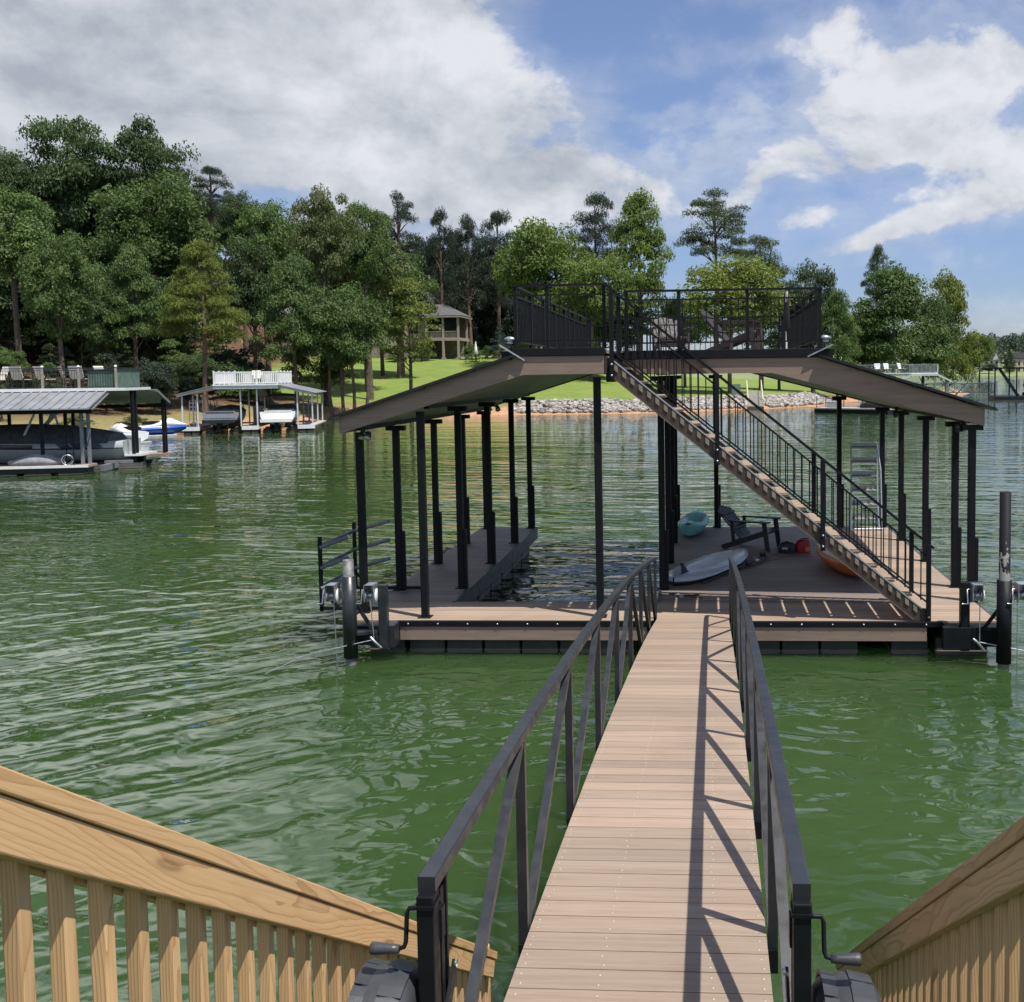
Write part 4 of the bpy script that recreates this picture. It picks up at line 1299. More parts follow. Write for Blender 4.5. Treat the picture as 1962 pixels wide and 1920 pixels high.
mb = MB(); sc = MB()
n = 79; y0 = 2.50; p = (13.80 - y0) / n
rng = np.random.default_rng(5)
for i in range(n):
    a = y0 + i * p + .003; b2 = y0 + (i + 1) * p - .003
    mb.bar((-.25, a, gdeck(a) - .0125), (-.25, b2, gdeck(b2) - .0125), .988, .025)
    for k, x in enumerate((-.715, -.41, .02, .215)):
        if y0 + i * p < 7.5:
            for t in (.25, .75):
                yy = a + (b2 - a) * t
                sc.lathe([(0, .0015), (.0055, .001), (.006, -.002)], (x + rng.normal() * .006, yy, gdeck(yy)), 'z', 6)
dk = part('deck_boards', mb, tan_deck, gw, **W)
tag(part('deck_screws', sc, screw_m, dk, **W), kind='stuff')
nodes = [2.7 + 1.41 * i for i in range(9)]
nodes[0] = 2.74
for sgn, x in ((-1, -.772), (1, .272)):
    def curve(dz, ya=2.72, yb=13.98, k=24):
        return [(x, ya + (yb - ya) * i / k, gdeck(ya + (yb - ya) * i / k) + dz) for i in range(k + 1)]
    def ribbon(pts, w, h):
        rings = [[(px - w / 2, py, pz - h / 2), (px + w / 2, py, pz - h / 2), (px + w / 2, py, pz + h / 2), (px - w / 2, py, pz + h / 2)] for px, py, pz in pts]
        return MB().loft(rings, True, True, False)
    tr = part('truss_rail', ribbon(curve(.835), .050, .046), gunmetal, gw, **W, bevel=.004)
    part('bottom_chord', ribbon([(px - sgn * .075, py, pz) for px, py, pz in curve(-.105)], .050, .085), gunmetal, tr, **W)
    part('deck_angle', ribbon([(px - sgn * .052, py, pz) for px, py, pz in curve(-.044)], .035, .03), gunmetal, tr, **W)
    for i, y in enumerate(nodes):
        part('bracket', MB().box(min(x - sgn * .10, x + sgn * .02), max(x - sgn * .10, x + sgn * .02), y - .03, y + .03, gdeck(y) - .16, gdeck(y) - .062), black, tr, **W)
        if i:
            part('upright', MB().box(x - .02, x + .02, y - .02, y + .02, gdeck(y) - .06, gdeck(y) + .813), gunmetal, tr, **W)
        if 0 < i <= 5:
            part('diagonal', MB().bar((x, y - .03, gdeck(y) + .805), (x, nodes[i - 1] + .03, gdeck(nodes[i - 1]) - .055), .038, .038), gunmetal, tr, **W)
        if 5 <= i < 8:
            part('diagonal', MB().bar((x, y + .03, gdeck(y) + .805), (x, nodes[i + 1] - .03, gdeck(nodes[i + 1]) - .055), .038, .038), gunmetal, tr, **W)
    # wheel jack at the shore end
    jx = x; jy = 2.74; zt = gdeck(2.74) + .813
    j = part('jack_post', MB().box(jx - .024, jx + .024, jy - .045, jy + .02, .55, zt), black, gw, **W, bevel=.004)
    part('guide_rail', MB().box(jx - .018, jx + .018, jy + .055, jy + .085, .6, zt - .03).box(jx - .018, jx + .018, jy + .115, jy + .13, .6, zt - .01).box(jx - .03, jx + .03, jy + .02, jy + .055, zt - .16, zt - .07), black, j, **W)
    part('post_cap', MB().box(jx - .029, jx + .029, jy - .05, jy + .025, zt - .036, zt - .026), black, j, **W)
    part('link_plate', MB().bar((jx - sgn * .03, jy + .02, zt - .42), (jx - sgn * .03, jy + .15, zt - .30), .008, .05), black, j, **W)
    bo = MB()
    for yy, zz in ((jy + .03, zt - .40), (jy + .14, zt - .30), (jy + .03, zt - .62), (jy - .0, zt - .36)):
        bo.lathe([(0, -.012), (.011, -.011), (.013, 0), (.013, .004)], (jx - sgn * .035, yy, zz), 'x', 10)
    part('bolts', bo, galv, j, **W)
    # crank
    cx = jx + sgn * .024; cz = zt - .05
    c = part('crank_handle', MB().tube([(cx, jy - .01, cz), (cx + sgn * .03, jy - .012, cz), (cx + sgn * .036, jy - .014, cz - .015), (cx + sgn * .036, jy - .03, cz - .088), (cx + sgn * .040, jy - .035, cz - .100), (cx + sgn * .055, jy - .037, cz - .104)], .0065, 10), black, j, **W)
    part('grip', MB().lathe([(0, 0), (.011, .0), (.013, .02), (.017, .065), (.0175, .078), (.014, .082), (0, .082)] if sgn > 0 else [(0, 0), (.011, 0), (.013, -.02), (.017, -.065), (.0175, -.078), (.014, -.082), (0, -.082)], (cx + sgn * .053, jy - .037, cz - .105), 'x', 16), plastic_black, c, **W)
    # moulded wheel
    wx, wy, wz, R = jx + sgn * .125, jy - .03, zt - .47, .235
    prof = [(.05, -.092), (.16, -.092), (.20, -.088), (R - .012, -.07), (R, -.045), (R + .003, 0), (R, .045), (R - .012, .07), (.20, .088), (.16, .092), (.05, .092)]
    wh = part('wheel', MB().lathe(prof, (wx, wy, wz), 'x', 36), plastic_black, j, **W)
    lug = MB()
    for k in range(14):
        a0 = 2 * math.pi * k / 14
        for side in (-1, 1):
            aa = a0 + (0 if side < 0 else math.pi / 20)
            rings = []
            for q in range(4):
                ang = aa + (q / 3) * 2 * math.pi / 14 * .93
                c_, s_ = math.cos(ang), math.sin(ang)
                xa, xb = (wx + .006, wx + .070) if side > 0 else (wx - .070, wx - .006)
                rings.append([(xa, wy + c_ * rr, wz + s_ * rr) if e == 0 else (xb, wy + c_ * rr, wz + s_ * rr) for e, rr in ((0, R - .005), (1, R - .022), (1, R - .004), (0, R + .008))])
            lug.loft(rings, True, True, False)
    part('tread_lugs', lug, plastic_black, wh, **W)
    part('hub', MB().lathe([(0, sgn * .10), (.03, sgn * .10), (.045, sgn * .094), (.05, sgn * .05)], (wx, wy, wz), 'x', 16), gunmetal, wh, **W)
    part('axle', MB().tube([(jx, wy, wz), (wx, wy, wz)], .014, 8), galv, wh, **W)
part('hinge_plate', MB().box(-.76, .28, 13.80, 13.858, .512, .520), black, gw, **W)
gw.rotation_euler = (0, 0, -.0045)

# ------------------------------------------------------------------ treated pine stair railings in the foreground
def wood_rail(name, label, x, inner, ya, za, yb, zb, y_end, m, pitch):
    """sloping rail running in Y at plane x (inner face); inner=+1 when the seen face looks to +x"""
    ang = math.atan2(zb - za, yb - ya)
    t = thing(name, label, 'stair railing', (x, ya, za))
    L = (y_end - ya) / math.cos(ang)
    d = V(0, math.cos(ang), math.sin(ang)); u = V(0, -math.sin(ang), math.cos(ang))

    def plank(nm, s0, s1, xo0, xo1, u0, u1, mat=m, bev=.004):
        # local X = along the board
        mb = MB().box(s0, s1, min(xo0, xo1), max(xo0, xo1), u0, u1)
        o = part(nm, mb, mat, t, bevel=bev)
        o.matrix_local = Matrix(((0, 1, 0, 0), (d[1], 0, u[1], 0), (d[2], 0, u[2], 0), (0, 0, 0, 1)))
        return o
    i = -inner
    plank('cap_rail', 0, L, 0.006 * inner, i * .135, -.039, 0)
    plank('side_board', 0, L - .02, 0, i * .037, -.0405 - .089, -.0405)
    plank('back_board', 0, L - .02, i * .080, i * .116, -.0405 - .089, -.0405)
    n = int((y_end - ya - .12) / pitch)
    proto = None
    for k in range(n + 1):
        y = .045 + k * pitch
        ztop = y * math.tan(ang) - .052
        mb = MB().box(-1.15, 0, -.018, .018, -.0175, .0175)
        if proto is None:
            proto = mb.mesh('baluster'); proto.materials.append(m)
        o = bpy.data.objects.new('baluster', proto)
        COL.objects.link(o); o.parent = t
        o.matrix_local = Matrix(((0, 1, 0, i * .0585), (0, 0, -1, y), (1, 0, 0, ztop), (0, 0, 0, 1))) @ Matrix.Identity(4)
        b = o.modifiers.new('bevel', 'BEVEL'); b.width = .004; b.segments = 2
    # end post
    ye = y_end - ya - .03; ze = ye * math.tan(ang)
    o = part('end_post', MB().box(-2.6, 0, -.044, .044, -.044, .044), m, t, bevel=.005)
    o.matrix_local = Matrix(((0, 1, 0, i * .085), (0, 0, -1, ye), (1, 0, 0, ze + .02), (0, 0, 0, 1)))
    return t


wood_rail('stair_railing', 'light treated pine stair railing with sunlit balusters on the left', -1.2, 1, 1.30, 3.25 + .32 * .673, 4.49, 1.32, 5.42, pine_l, .124)
wood_rail('stair_railing', 'weathered pine stair railing cropped by the right picture edge', .72, -1, 1.55, 2.87 + .78 * .70, 5.73, .49, 5.74, pine_r, .124)


# ------------------------------------------------------------------ things on the dock
def adirondack(name, label, mat, loc, rz, group=None):
    t = thing(name, label, 'chair', loc, rz, group)
    # faces +x; width along y
    s = MB()
    for k in range(6):
        x = .42 - k * .088; z = .36 - k * .030
        s.frame(V(x, 0, z), V(.040, 0, -.013), V(0, .27, 0), V(.004, 0, .011))
    part('seat', s, mat, t)
    bk = MB()
    for k in range(6):
        y = -.225 + k * .09; h = .80 - .10 * abs(k - 2.5) / 2.5
        bk.bar((-.06, y, .20), (-.06 - .64 * h, y * 1.12, .20 + .76 * h), .078, .02, (1, 0, .4))
    bk.bar((-.215, -.30, .385), (-.215, .30, .385), .03, .07, (1, 0, .5)).bar((-.44, -.28, .65), (-.44, .28, .65), .03, .07, (1, 0, .5))
    part('backrest', bk, mat, t)
    for sgn in (-1, 1):
        y = sgn * .315
        part('arm', MB().prism([(.50, -.07), (.46, .075), (.05, .065), (-.26, .035), (-.26, -.035), (.05, -.045)] if sgn > 0 else [(.50, .07), (.46, -.075), (.05, -.065), (-.26, -.035), (-.26, .035), (.05, .045)], 'z', .545, .57).add([], []), mat, t).location = (0, y, 0)
        part('leg', MB().bar((.46, y * .92, 0.0), (.39, y * .92, .545), .025, .085, (1, 0, 0)), mat, t)
        part('leg', MB().bar((.44, y * .85, .36), (-.42, y * .85, .02), .025, .10), mat, t)
        part('brace', MB().bar((-.22, y * .92, .55), (-.20, y * .88, .12), .025, .06, (1, 0, 0)), mat, t)
    return t


blk = simple('black_poly_lumber', (0.016, 0.017, 0.020), .5, 0, .2, 8)
brn = simple('brown_poly_lumber', (0.034, 0.026, 0.023), .6, 0, .2, 8)
c = adirondack('adirondack_chair', 'black adirondack chair on the shaded lower deck beside the teal kayak', blk, (.80, 19.8, DZ), rad(-24)); c.scale = (1.08, 1.08, 1.0)
adirondack('adirondack_chair', 'brown adirondack chair turned to the right on the upper deck', brn, (.45, 18.2, 4.25), rad(-15))
adirondack('adirondack_chair', 'brown adirondack chair on the upper deck behind the top of the stair', brn, (-.75, 20.3, 4.25), rad(-75))
t = thing('side_table', 'low brown side table in front of the brown upper deck chair', 'table', (.62, 16.9, 4.25))
part('table_top', MB().box(-.27, .27, -.22, -.02, .36, .385).box(-.27, .27, .0, .22, .36, .385), brn, t)
for x in (-.22, .22):
    for y in (-.17, .17):
        part('leg', MB().box(x - .025, x + .025, y - .025, y + .025, 0, .36), brn, t)
t = thing('folded_umbrella', 'folded parasol with thin white pole at the right end of the upper deck', 'umbrella', (1.25, 16.2, 4.25))
part('pole', MB().tube([(0, 0, 0), (0, 0, .92)], .014, 10), white_paint, t)
part('canopy', MB().lathe([(0, 1.02), (.012, 1.0), (.03, .9), (.05, .6), (.06, .35), (.035, .3), (0, .3)], (0, 0, 0), 'z', 12), black_canvas, t)
part('tip', MB().tube([(0, 0, .76), (.0, -.07, .77), (0, -.072, .92)], .018, 8), white_paint, t)

# paddle board lying fin-up on the deck
t = thing('paddle_board', 'white and grey paddle board lying upside down with one black fin up', 'paddle board', (.05, 17.55, DZ), math.atan2(18.95 - 16.3, .55 + .60))
rings = []; rings2 = []
LB = 1.55
for k in range(21):
    u = -1 + 2 * k / 20
    w = .39 * (max(0, 1 - abs(u) ** (2.3 if u > 0 else 3.4))) ** .62 + .012
    if u > .3: w *= 1 - .30 * (u - .3)
    zr = .13 * max(0, u - .55) ** 2 * -1
    x = u * LB
    rings.append([(x, -w, .075 + zr), (x, -w * .93, .135 + zr), (x, -w * .5, .152 + zr), (x, w * .5, .152 + zr), (x, w * .93, .135 + zr), (x, w, .075 + zr)])
    rings2.append([(x, -w, .075 + zr), (x, w, .075 + zr), (x, w * .9, .025 + zr), (x, 0, .012 + zr), (x, -w * .9, .025 + zr)])
bd = part('hull', MB().loft(rings, False, False), simple('pale_board', (.42, .45, .50), .35, 0, .08, 2, coat=.2), t)
part('deck_pad', MB().loft(rings2, True, True), blk, t)
part('fin', MB().prism([(-1.24, .15), (-1.02, .15), (-1.05, .20), (-1.17, .30), (-1.30, .345), (-1.24, .27)], 'y', -.008, .008), blk, t)
part('fin_box', MB().box(-1.32, -.98, -.02, .02, .15, .157), blk, bd)
t = thing('paddle', 'dark paddle lying under the edge of the paddle board', 'paddle', (.42, 17.35, DZ), rad(64))
part('shaft', MB().tube([(-1.2, 0, .03), (1.0, 0, .03)], .014, 8), blk, t)
part('blade', MB().prism([(1.0, -.03), (1.12, -.085), (1.35, -.09), (1.42, 0), (1.35, .09), (1.12, .085), (1.0, .03)], 'z', .02, .035), blk, t)

# teal kayak, end on
teal = simple('teal_poly', (.20, .55, .46), .35, 0, .12, 3)
t = thing('kayak', 'teal sit on top kayak pointing at the camera on the far edge of the deck', 'kayak', (-.32, 21.75, DZ), rad(84))
rings = []
for k in range(23):
    u = -1 + 2 * k / 22
    w = .31 * (1 - abs(u) ** 2.4) ** .7 + .01
    zk = .10 + .07 * abs(u) ** 3
    x = u * 1.0
    sh = .27 + .06 * abs(u) ** 2
    rings.append([(x, 0, zk - .10), (x, -w * .6, zk - .07), (x, -w * .97, zk + .09), (x, -w, sh - .03), (x, -w * .84, sh + .02), (x, -w * .5, sh - (.10 if abs(u) < .6 else -.02)), (x, 0, sh - (.13 if abs(u) < .6 else -.05)),
                  (x, w * .5, sh - (.10 if abs(u) < .6 else -.02)), (x, w * .84, sh + .02), (x, w, sh - .03), (x, w * .97, zk + .09), (x, w * .6, zk - .07)])
k = part('hull', MB().loft(rings, True, True), teal, t)
part('hatch', MB().lathe([(0, .03), (.10, .028), (.115, .01), (.115, 0)], (-.66, 0, .295), 'z', 18), blk, k)
part('handle', MB().tube([(-.95, -.05, .30), (-1.01, -.04, .33), (-1.01, .04, .33), (-.95, .05, .30)], .012, 8), blk, k)
part('seat', MB().box(-.05, .30, -.17, .17, .15, .20), blk, t)

# orange kayak under the stair
orange = simple('orange_poly', (.62, .15, .035), .35, 0, .15, 3)
t = thing('kayak', 'orange and cream kayak end showing under the stair', 'kayak', (2.32, 17.55, DZ), rad(100))
rings = []
for kk in range(23):
    u = -1 + 2 * kk / 22
    w = .34 * (1 - abs(u) ** 2.4) ** .7 + .01
    zk = .07 + .12 * abs(u) ** 3; x = u * 1.2; sh = .30 + .09 * abs(u) ** 2
    rings.append([(x, 0, zk - .07), (x, -w * .6, zk - .04), (x, -w, zk + .12), (x, -w, sh - .05), (x, w, sh - .05), (x, w, zk + .12), (x, w * .6, zk - .04)])
k = part('hull', MB().loft(rings, True, True), orange, t)
rings = [[(r[3][0], r[3][1], r[3][2] + .002), (r[3][0], r[3][1] * .8, r[3][2] + .07), (r[3][0], 0, r[3][2] + .03), (r[3][0], -r[3][1] * .8, r[3][2] + .07), (r[3][0], -r[3][1], r[3][2] + .002)] for r in rings]
part('deck', MB().loft(rings, True, True), simple('cream_poly', (.62, .46, .30), .4, 0, .1, 3), t)

# bags
t = thing('gear_bag', 'small red bag standing on the shaded deck beside the black one', 'bag', (1.78, 19.25, DZ), rad(10))
rb = simple('red_nylon', (.36, .02, .035), .6, 0, .15, 10)
rings = []
for z, s in ((0, .92), (.03, 1), (.16, 1), (.22, .9), (.25, .5)):
    rings.append([(math.cos(a) * .15 * s * (1 if abs(math.cos(a)) < .8 else .95), math.sin(a) * .11 * s, z) for a in np.linspace(0, 2 * math.pi, 16, False)])
part('body', MB().loft(rings), rb, t)
part('strap', MB().tube([(-.1, -.10, .2), (-.06, -.12, .28), (.06, -.12, .28), (.1, -.10, .2)], .012, 6), blk, t)
part('label_patch', MB().box(.02, .13, -.118, -.108, .03, .12), simple('orange_patch', (.6, .16, .06), .6), t)
t = thing('gear_bag', 'black gear bag with a metal buckle left of the red bag', 'bag', (1.48, 19.2, DZ), rad(-8))
rings = []
for z, s in ((0, .95), (.05, 1), (.15, .97), (.20, .7), (.23, .35)):
    rings.append([(math.cos(a) * .17 * s, math.sin(a) * .12 * s, z) for a in np.linspace(0, 2 * math.pi, 16, False)])
part('body', MB().loft(rings), blk, t)
part('buckle', MB().box(-.08, .02, -.125, -.115, .08, .12).tube([(-.12, -.05, .2), (0, -.1, .25), (.12, -.05, .2)], .012, 6), galv, t)
# two fishing rods with reels
for i, (x, y, rz, lab) in enumerate([(1.02, 18.35, rad(68), 'fishing rod with a silver reel lying nearest the black bag'), (.92, 18.0, rad(52), 'fishing rod with a dark reel lying nearest the paddle board')]):
    t = thing('fishing_rod', lab, 'fishing rod', (x, y, DZ), rz, 'fishing rods on the deck')
    part('blank', MB().tube([(-.25, 0, .03), (1.25, 0, .02)], [.007, .002], 6), blk, t)
    part('grip', MB().tube([(-.62, 0, .03), (-.2, 0, .03)], .014, 8).tube([(-.64, 0, .03), (-.60, 0, .03)], .02, 8), blk, t)
    part('reel', MB().lathe([(0, -.05), (.035, -.05), (.04, -.02), (.025, 0), (.04, .02), (.03, .05), (0, .05)], (-.28, .05, .055), 'x', 14).tube([(-.28, .05, .06), (-.24, .10, .09), (-.22, .13, .09)], .009, 6), galv if i == 0 else gunmetal, t)
t = thing('fishing_reel', 'loose dark reel lying on the deck behind the rods', 'reel', (1.0, 18.75, DZ), rad(30))
part('spool', MB().lathe([(0, -.05), (.04, -.05), (.045, -.03), (.03, -.02), (.03, .02), (.045, .03), (.04, .05), (0, .05)], (0, 0, .046), 'x', 14), blk, t)
part('handle', MB().tube([(.05, 0, .046), (.08, 0, .046), (.085, .05, .08), (.11, .05, .08)], .008, 6), galv, t)
# rope across the walkway
t = tag(part('dock_line', MB().tube([(-.45, 15.28, .512), (-.2, 15.18, .512), (.15, 15.10, .511), (.55, 15.14, .511), (1.1, 15.05, .511), (1.7, 15.09, .511), (2.3, 15.02, .511)], .0075, 6), simple('tan_rope', (.30, .24, .17), .9)), 'thin tan rope laid across the walkway in front of the paddle board', 'rope')
t = tag(part('mooring_strap', MB().tube([(-.62, 15.55, .512), (-.45, 15.5, .515), (-.25, 15.42, .512), (-.15, 15.50, .512)], .012, 6).tube([(-.5, 15.36, .512), (-.3, 15.25, .515), (-.1, 15.22, .512)], .014, 6), black_canvas), 'short black strap lying by the cleat near the gangway end', 'strap')

# raised swim ladder on the right finger
t = thing('swim_ladder', 'aluminium swim ladder flipped up at the back of the right finger', 'ladder', (3.38, 22.2, DZ))
lad = simple('anodised_grey', (.33, .36, .36), .35, .6, .12, 8)
for sgn in (-1, 1):
    x = sgn * .29
    part('side_rail', MB().tube([(x * 1.05, -.12, 0.0), (x, -.05, .35), (x * .95, .0, 1.0), (x * .93, .05, 1.85)], .020, 10), lad if sgn < 0 else alu, t)
    part('grab_rail', MB().tube([(x * 1.12, -.28, 0), (x * 1.12, -.28, .55), (x * 1.14, -.12, 1.30), (x * .95, .05, 1.83)] if sgn > 0 else [(x * 1.15, -.35, .0), (x * 1.15, -.35, .55), (x * 1.12, -.25, .62), (x * 1.05, -.1, .6)], .018, 10), alu, t)
for k in range(6):
    z = .22 + k * .31
    part('step', MB().frame(V(0, -.03 + k * .012, z), V(.27, 0, 0), V(0, .045, .02), V(0, -.004, .012)).frame(V(0, .0 + k * .012, z + .035), V(.27, 0, 0), V(0, .012, 0), V(0, 0, .06)), lad, t)
part('foot', MB().tube([(-.35, -.3, .03), (.35, -.3, .03)], .02, 8).tube([(.33, -.28, .03), (.33, -.10, .03)], .02, 8), alu, t)

# ------------------------------------------------------------------ boats
def hull_mb(L, B, H, fl=.12):
    rings = []
    for k in range(15):
        u = k / 14
        w = B / 2 * (1 - max(0, (u - .45) / .55) ** 2.2) + .02
        keel = .0 + .55 * H * max(0, (u - .55) / .45) ** 2
        sh = H * (.88 + .16 * u * u)
        x = u * L
        rings.append([(x, 0, keel), (x, -w * .78, keel + .28 * H * (1 - .4 * u)), (x, -w * .97, H * .55 + keel * .25), (x, -w, sh), (x, w, sh), (x, w * .97, H * .55 + keel * .25), (x, w * .78, keel + .28 * H * (1 - .4 * u))])
    return MB().loft(rings, True, True), rings


def cover_mb(rings, rise, a=0, b=15, out=1.02):
    R = []
    n = len(rings[a:b])
    for i, r in enumerate(rings[a:b]):
        u = i / (n - 1)
        x, w, z = r[3][0], -r[3][1] * out, r[3][2]
        h = rise * math.sin(math.pi * min(1, .12 + u * .86)) ** .7
        R.append([(x, -w, z - .06), (x, -w, z + .01), (x, -w * .6, z + h * .75), (x, 0, z + h), (x, w * .6, z + h * .75), (x, w, z + .01), (x, w, z - .06)])
    return MB().loft(R, True, True)


# --- grey tan dock at far left ------------------------------------------------------------
A1 = rad(13)
d1 = thing('boat_dock', 'grey ribbed roof boat dock at far left with tan chairs on its upper deck', 'boat dock', (-25.85, 40.95, 0), A1)
# local frame: x to the right along the front, y away; the near right corner of the front finger is the origin
part('front_finger', MB().box(-12, 0, 0, 1.1, .30, .40), tan_deck, d1)
part('edge_trim', MB().box(-12, .02, -.06, -.003, .31, .415), white_paint, d1)
part('skirt', MB().box(-12, .01, -.05, -.004, .12, .305), black, d1)
for i in range(9):
    part('float', MB().box(-1.15 - i * 1.3, -.15 - i * 1.3, -.0, 1.0, -.2, .27).box(-1.17 - i * 1.3, -.13 - i * 1.3, -.03, 1.03, .02, .05), float_m, d1, bevel=.02)
part('back_finger', MB().box(-12, 1.2, 6.4, 7.5, .25, .38), tan_deck, d1)
part('side_beam', MB().box(-.02, 1.1, 2.0, 2.2, .30, .42).box(.1, .3, 1.1, 6.6, .05, .3), grey_dock, d1)
for (x, y, h) in [(-.35, .5, 2.85), (-1.9, .5, 2.85), (-3.9, .5, 2.85), (-6.3, .5, 2.85), (-9, .5, 2.85), (.9, 3.0, 3.5), (.85, 3.6, 3.5), (-2.1, 3.6, 3.4), (-.15, .7, 2.85), (1.1, 6.8, 2.98), (1.05, 7.3, 2.82), (-3.0, 7.0, 2.9), (-5.8, 7.0, 2.9), (-8.8, 7.0, 2.9)]:
    part('roof_post', MB().box(x - .06, x + .06, y - .06, y + .06, .36 if y < 1.2 or y > 6 else .0, h), grey_dock if x > -1 and y < 1 else black, d1)
rf = part('roof_panel', MB().prism([(-.3, 2.78), (2.0, 3.48), (2.0, 3.43), (-.3, 2.73)], 'x', -12, .25).prism([(7.4, 2.85), (5.4, 3.48), (5.4, 3.43), (7.4, 2.80)], 'x', -12, 1.3), grey_metal_roof, d1)
rb_ = MB()
for k in range(33):
    rb_.prism([(-.3, 2.781), (2.0, 3.481), (2.0, 3.525), (-.3, 2.825)], 'x', .2 - k * .37, .2 - k * .37 + .06)
part('roof_ribs', rb_, grey_metal_roof, rf)
part('gable_end', MB().prism([(-.1, 2.70), (2.0, 3.36), (2.0, 3.42), (-.1, 2.76)], 'x', .28, .34).prism([(5.4, 3.36), (7.3, 2.76), (7.3, 2.84), (5.4, 3.42)], 'x', 1.2, 1.3), grey_dock, d1)
part('eave_beam', MB().box(-12, .1, .40, .56, 2.55, 2.72).box(-12, 1.6, 6.9, 7.1, 2.6, 2.75), black, d1)
ud1 = part('upper_deck', MB().box(-12, .94, 1.9, 5.4, 3.50, 3.56), tan_deck, d1)
part('deck_edge', MB().box(-12, 1.0, 1.83, 1.897, 3.47, 3.60).box(.943, 1.0, 1.9, 5.4, 3.47, 3.595), white_paint, ud1)
rr1 = MB().box(-12, .65, 2.0, 2.05, 4.44, 4.48).box(-12, .65, 2.01, 2.04, 4.36, 4.385).box(-12, .65, 2.01, 2.04, 3.64, 3.66).box(.62, .66, 2.05, 5.3, 4.44, 4.48).box(-12, .6, 5.3, 5.34, 4.42, 4.46)
rr1.box(-12, .6, 5.3, 5.33, 3.8, 3.82)
for k in range(120):
    rr1.box(-12 + k * .105, -12 + k * .105 + .012, 2.015, 2.028, 3.66, 4.36)
r1 = part('guard_railing', rr1, gunmetal, d1)
for x in (-11, -8.6, -6.3, -4.15, -2.35, -.9, .60):
    p_ = part('rail_post', MB().box(x - .045, x + .045, 1.98, 2.07, 3.56, 4.52), simple('tan_post', (.30, .26, .22), .6) if 'tan_post' not in MATS else MATS['tan_post'], r1)
    part('post_cap', MB().lathe([(.07, 0), (.05, .04), (0, .07)], (x, 2.02, 4.522), 'z', 8), white_paint, p_)
part('mesh_screen', MB().box(-.55, .60, 2.065, 2.075, 3.62, 4.42).box(.595, .605, 2.08, 5.2, 3.62, 4.42), green_screen, d1)
# upright ladder at the end of the finger
ldm = MB().tube([(-.62, .25, .38), (-.55, .25, 2.3)], .02, 6).tube([(-.92, .25, .38), (-.85, .25, 2.3)], .02, 6)
for k in range(7): ldm.box(-.92, -.56, .21, .29, .6 + k * .25, .63 + k * .25)
tl = thing('swim_ladder', 'dark upright swim ladder on the near finger of the grey dock at left', 'ladder', d1.matrix_basis @ Vector((-.75, .25, .40)), A1)
part('side_rails', MB().tube([(-.15, 0, 0), (-.12, 0, 1.75)], .022, 6).tube([(.15, 0, 0), (.12, 0, 1.75)], .022, 6), black, tl)
for k in range(6): part('step', MB().box(-.14, .14, -.05, .05, .22 + k * .25, .25 + k * .25), black, tl)


def at1(x, y, z):
    c, s = math.cos(A1), math.sin(A1)
    return (-25.85 + c * x - s * y, 40.95 + s * x + c * y, z)


def patio_chair(label, loc, rz, group, m=None):
    m = m or tan_fabric
    t = thing('patio_chair', label, 'chair', loc, rz, group)
    part('seat', MB().box(-.28, .28, -.26, .26, .43, .455), m, t)
    part('backrest', MB().frame(V(0, .33, .72), V(.30, 0, 0), V(0, .012, .0), V(0, .09, .29)), m, t)
    for sx_ in (-1, 1):
        part('arm', MB().box(sx_ * .30 - .025, sx_ * .30 + .025, -.26, .30, .64, .67), brn, t)
        part('leg', MB().bar((sx_ * .29, -.25, 0), (sx_ * .29, -.25, .65), .04, .04), brn, t)
        part('leg', MB().bar((sx_ * .29, .30, 0), (sx_ * .29, .24, .65), .04, .04), brn, t)
    return t


for x, y, rz, lab in [(-5.0, 2.7, -.75, 'tan sling chair nearest the white parasol on the left dock'), (-3.95, 2.7, 2.75, 'tan sling chair second from the white parasol on the left dock'), (-2.98, 2.7, 2.45, 'tan sling chair turned sideways in the middle of the upper deck row'),
                      (-2.18, 3.1, 2.1, 'greyish sling chair seen from its side in the upper deck row'), (-1.65, 2.8, 2.95, 'bright tan sling chair with its back square to the camera on the left dock'), (-.75, 3.3, 1.2, 'dark armed sling chair just left of the green mesh screen')]:
    patio_chair(lab, at1(x + .55, y, 3.56), A1 + rz, 'sling chairs on the left dock', simple('grey_sling', (.34, .33, .29), .8) if 'greyish' in lab else None)
for k, x in enumerate((-.30, .02)):
    t = thing('planter', 'slim white planter behind the green screen, %s of the two' % ('left' if k == 0 else 'right'), 'planter', at1(x, 2.3, 3.56), 0, 'white planters behind the screen')
    part('pot', MB().lathe([(0, 0), (.10, 0), (.06, .2), (.07, .35), (.12, .5), (.10, .5), (.05, .4), (0, .4)], (0, 0, 0), 'z', 12), white_paint, t)
t = thing('parasol', 'white parasol half outside the left picture edge', 'parasol', at1(-5.75, 3.2, 3.56))
part('canopy', MB().lathe([(0, .85), (.2, .80), (.62, .55), (.6, .53), (0, .75)], (0, 0, 0), 'z', 10), white_paint, t)
part('pole', MB().tube([(0, 0, 0), (0, 0, .76)], .03, 8).lathe([(0, 0), (.22, 0), (.2, .06), (0, .1)], (0, 0, 0), 'z', 12), white_paint, t)

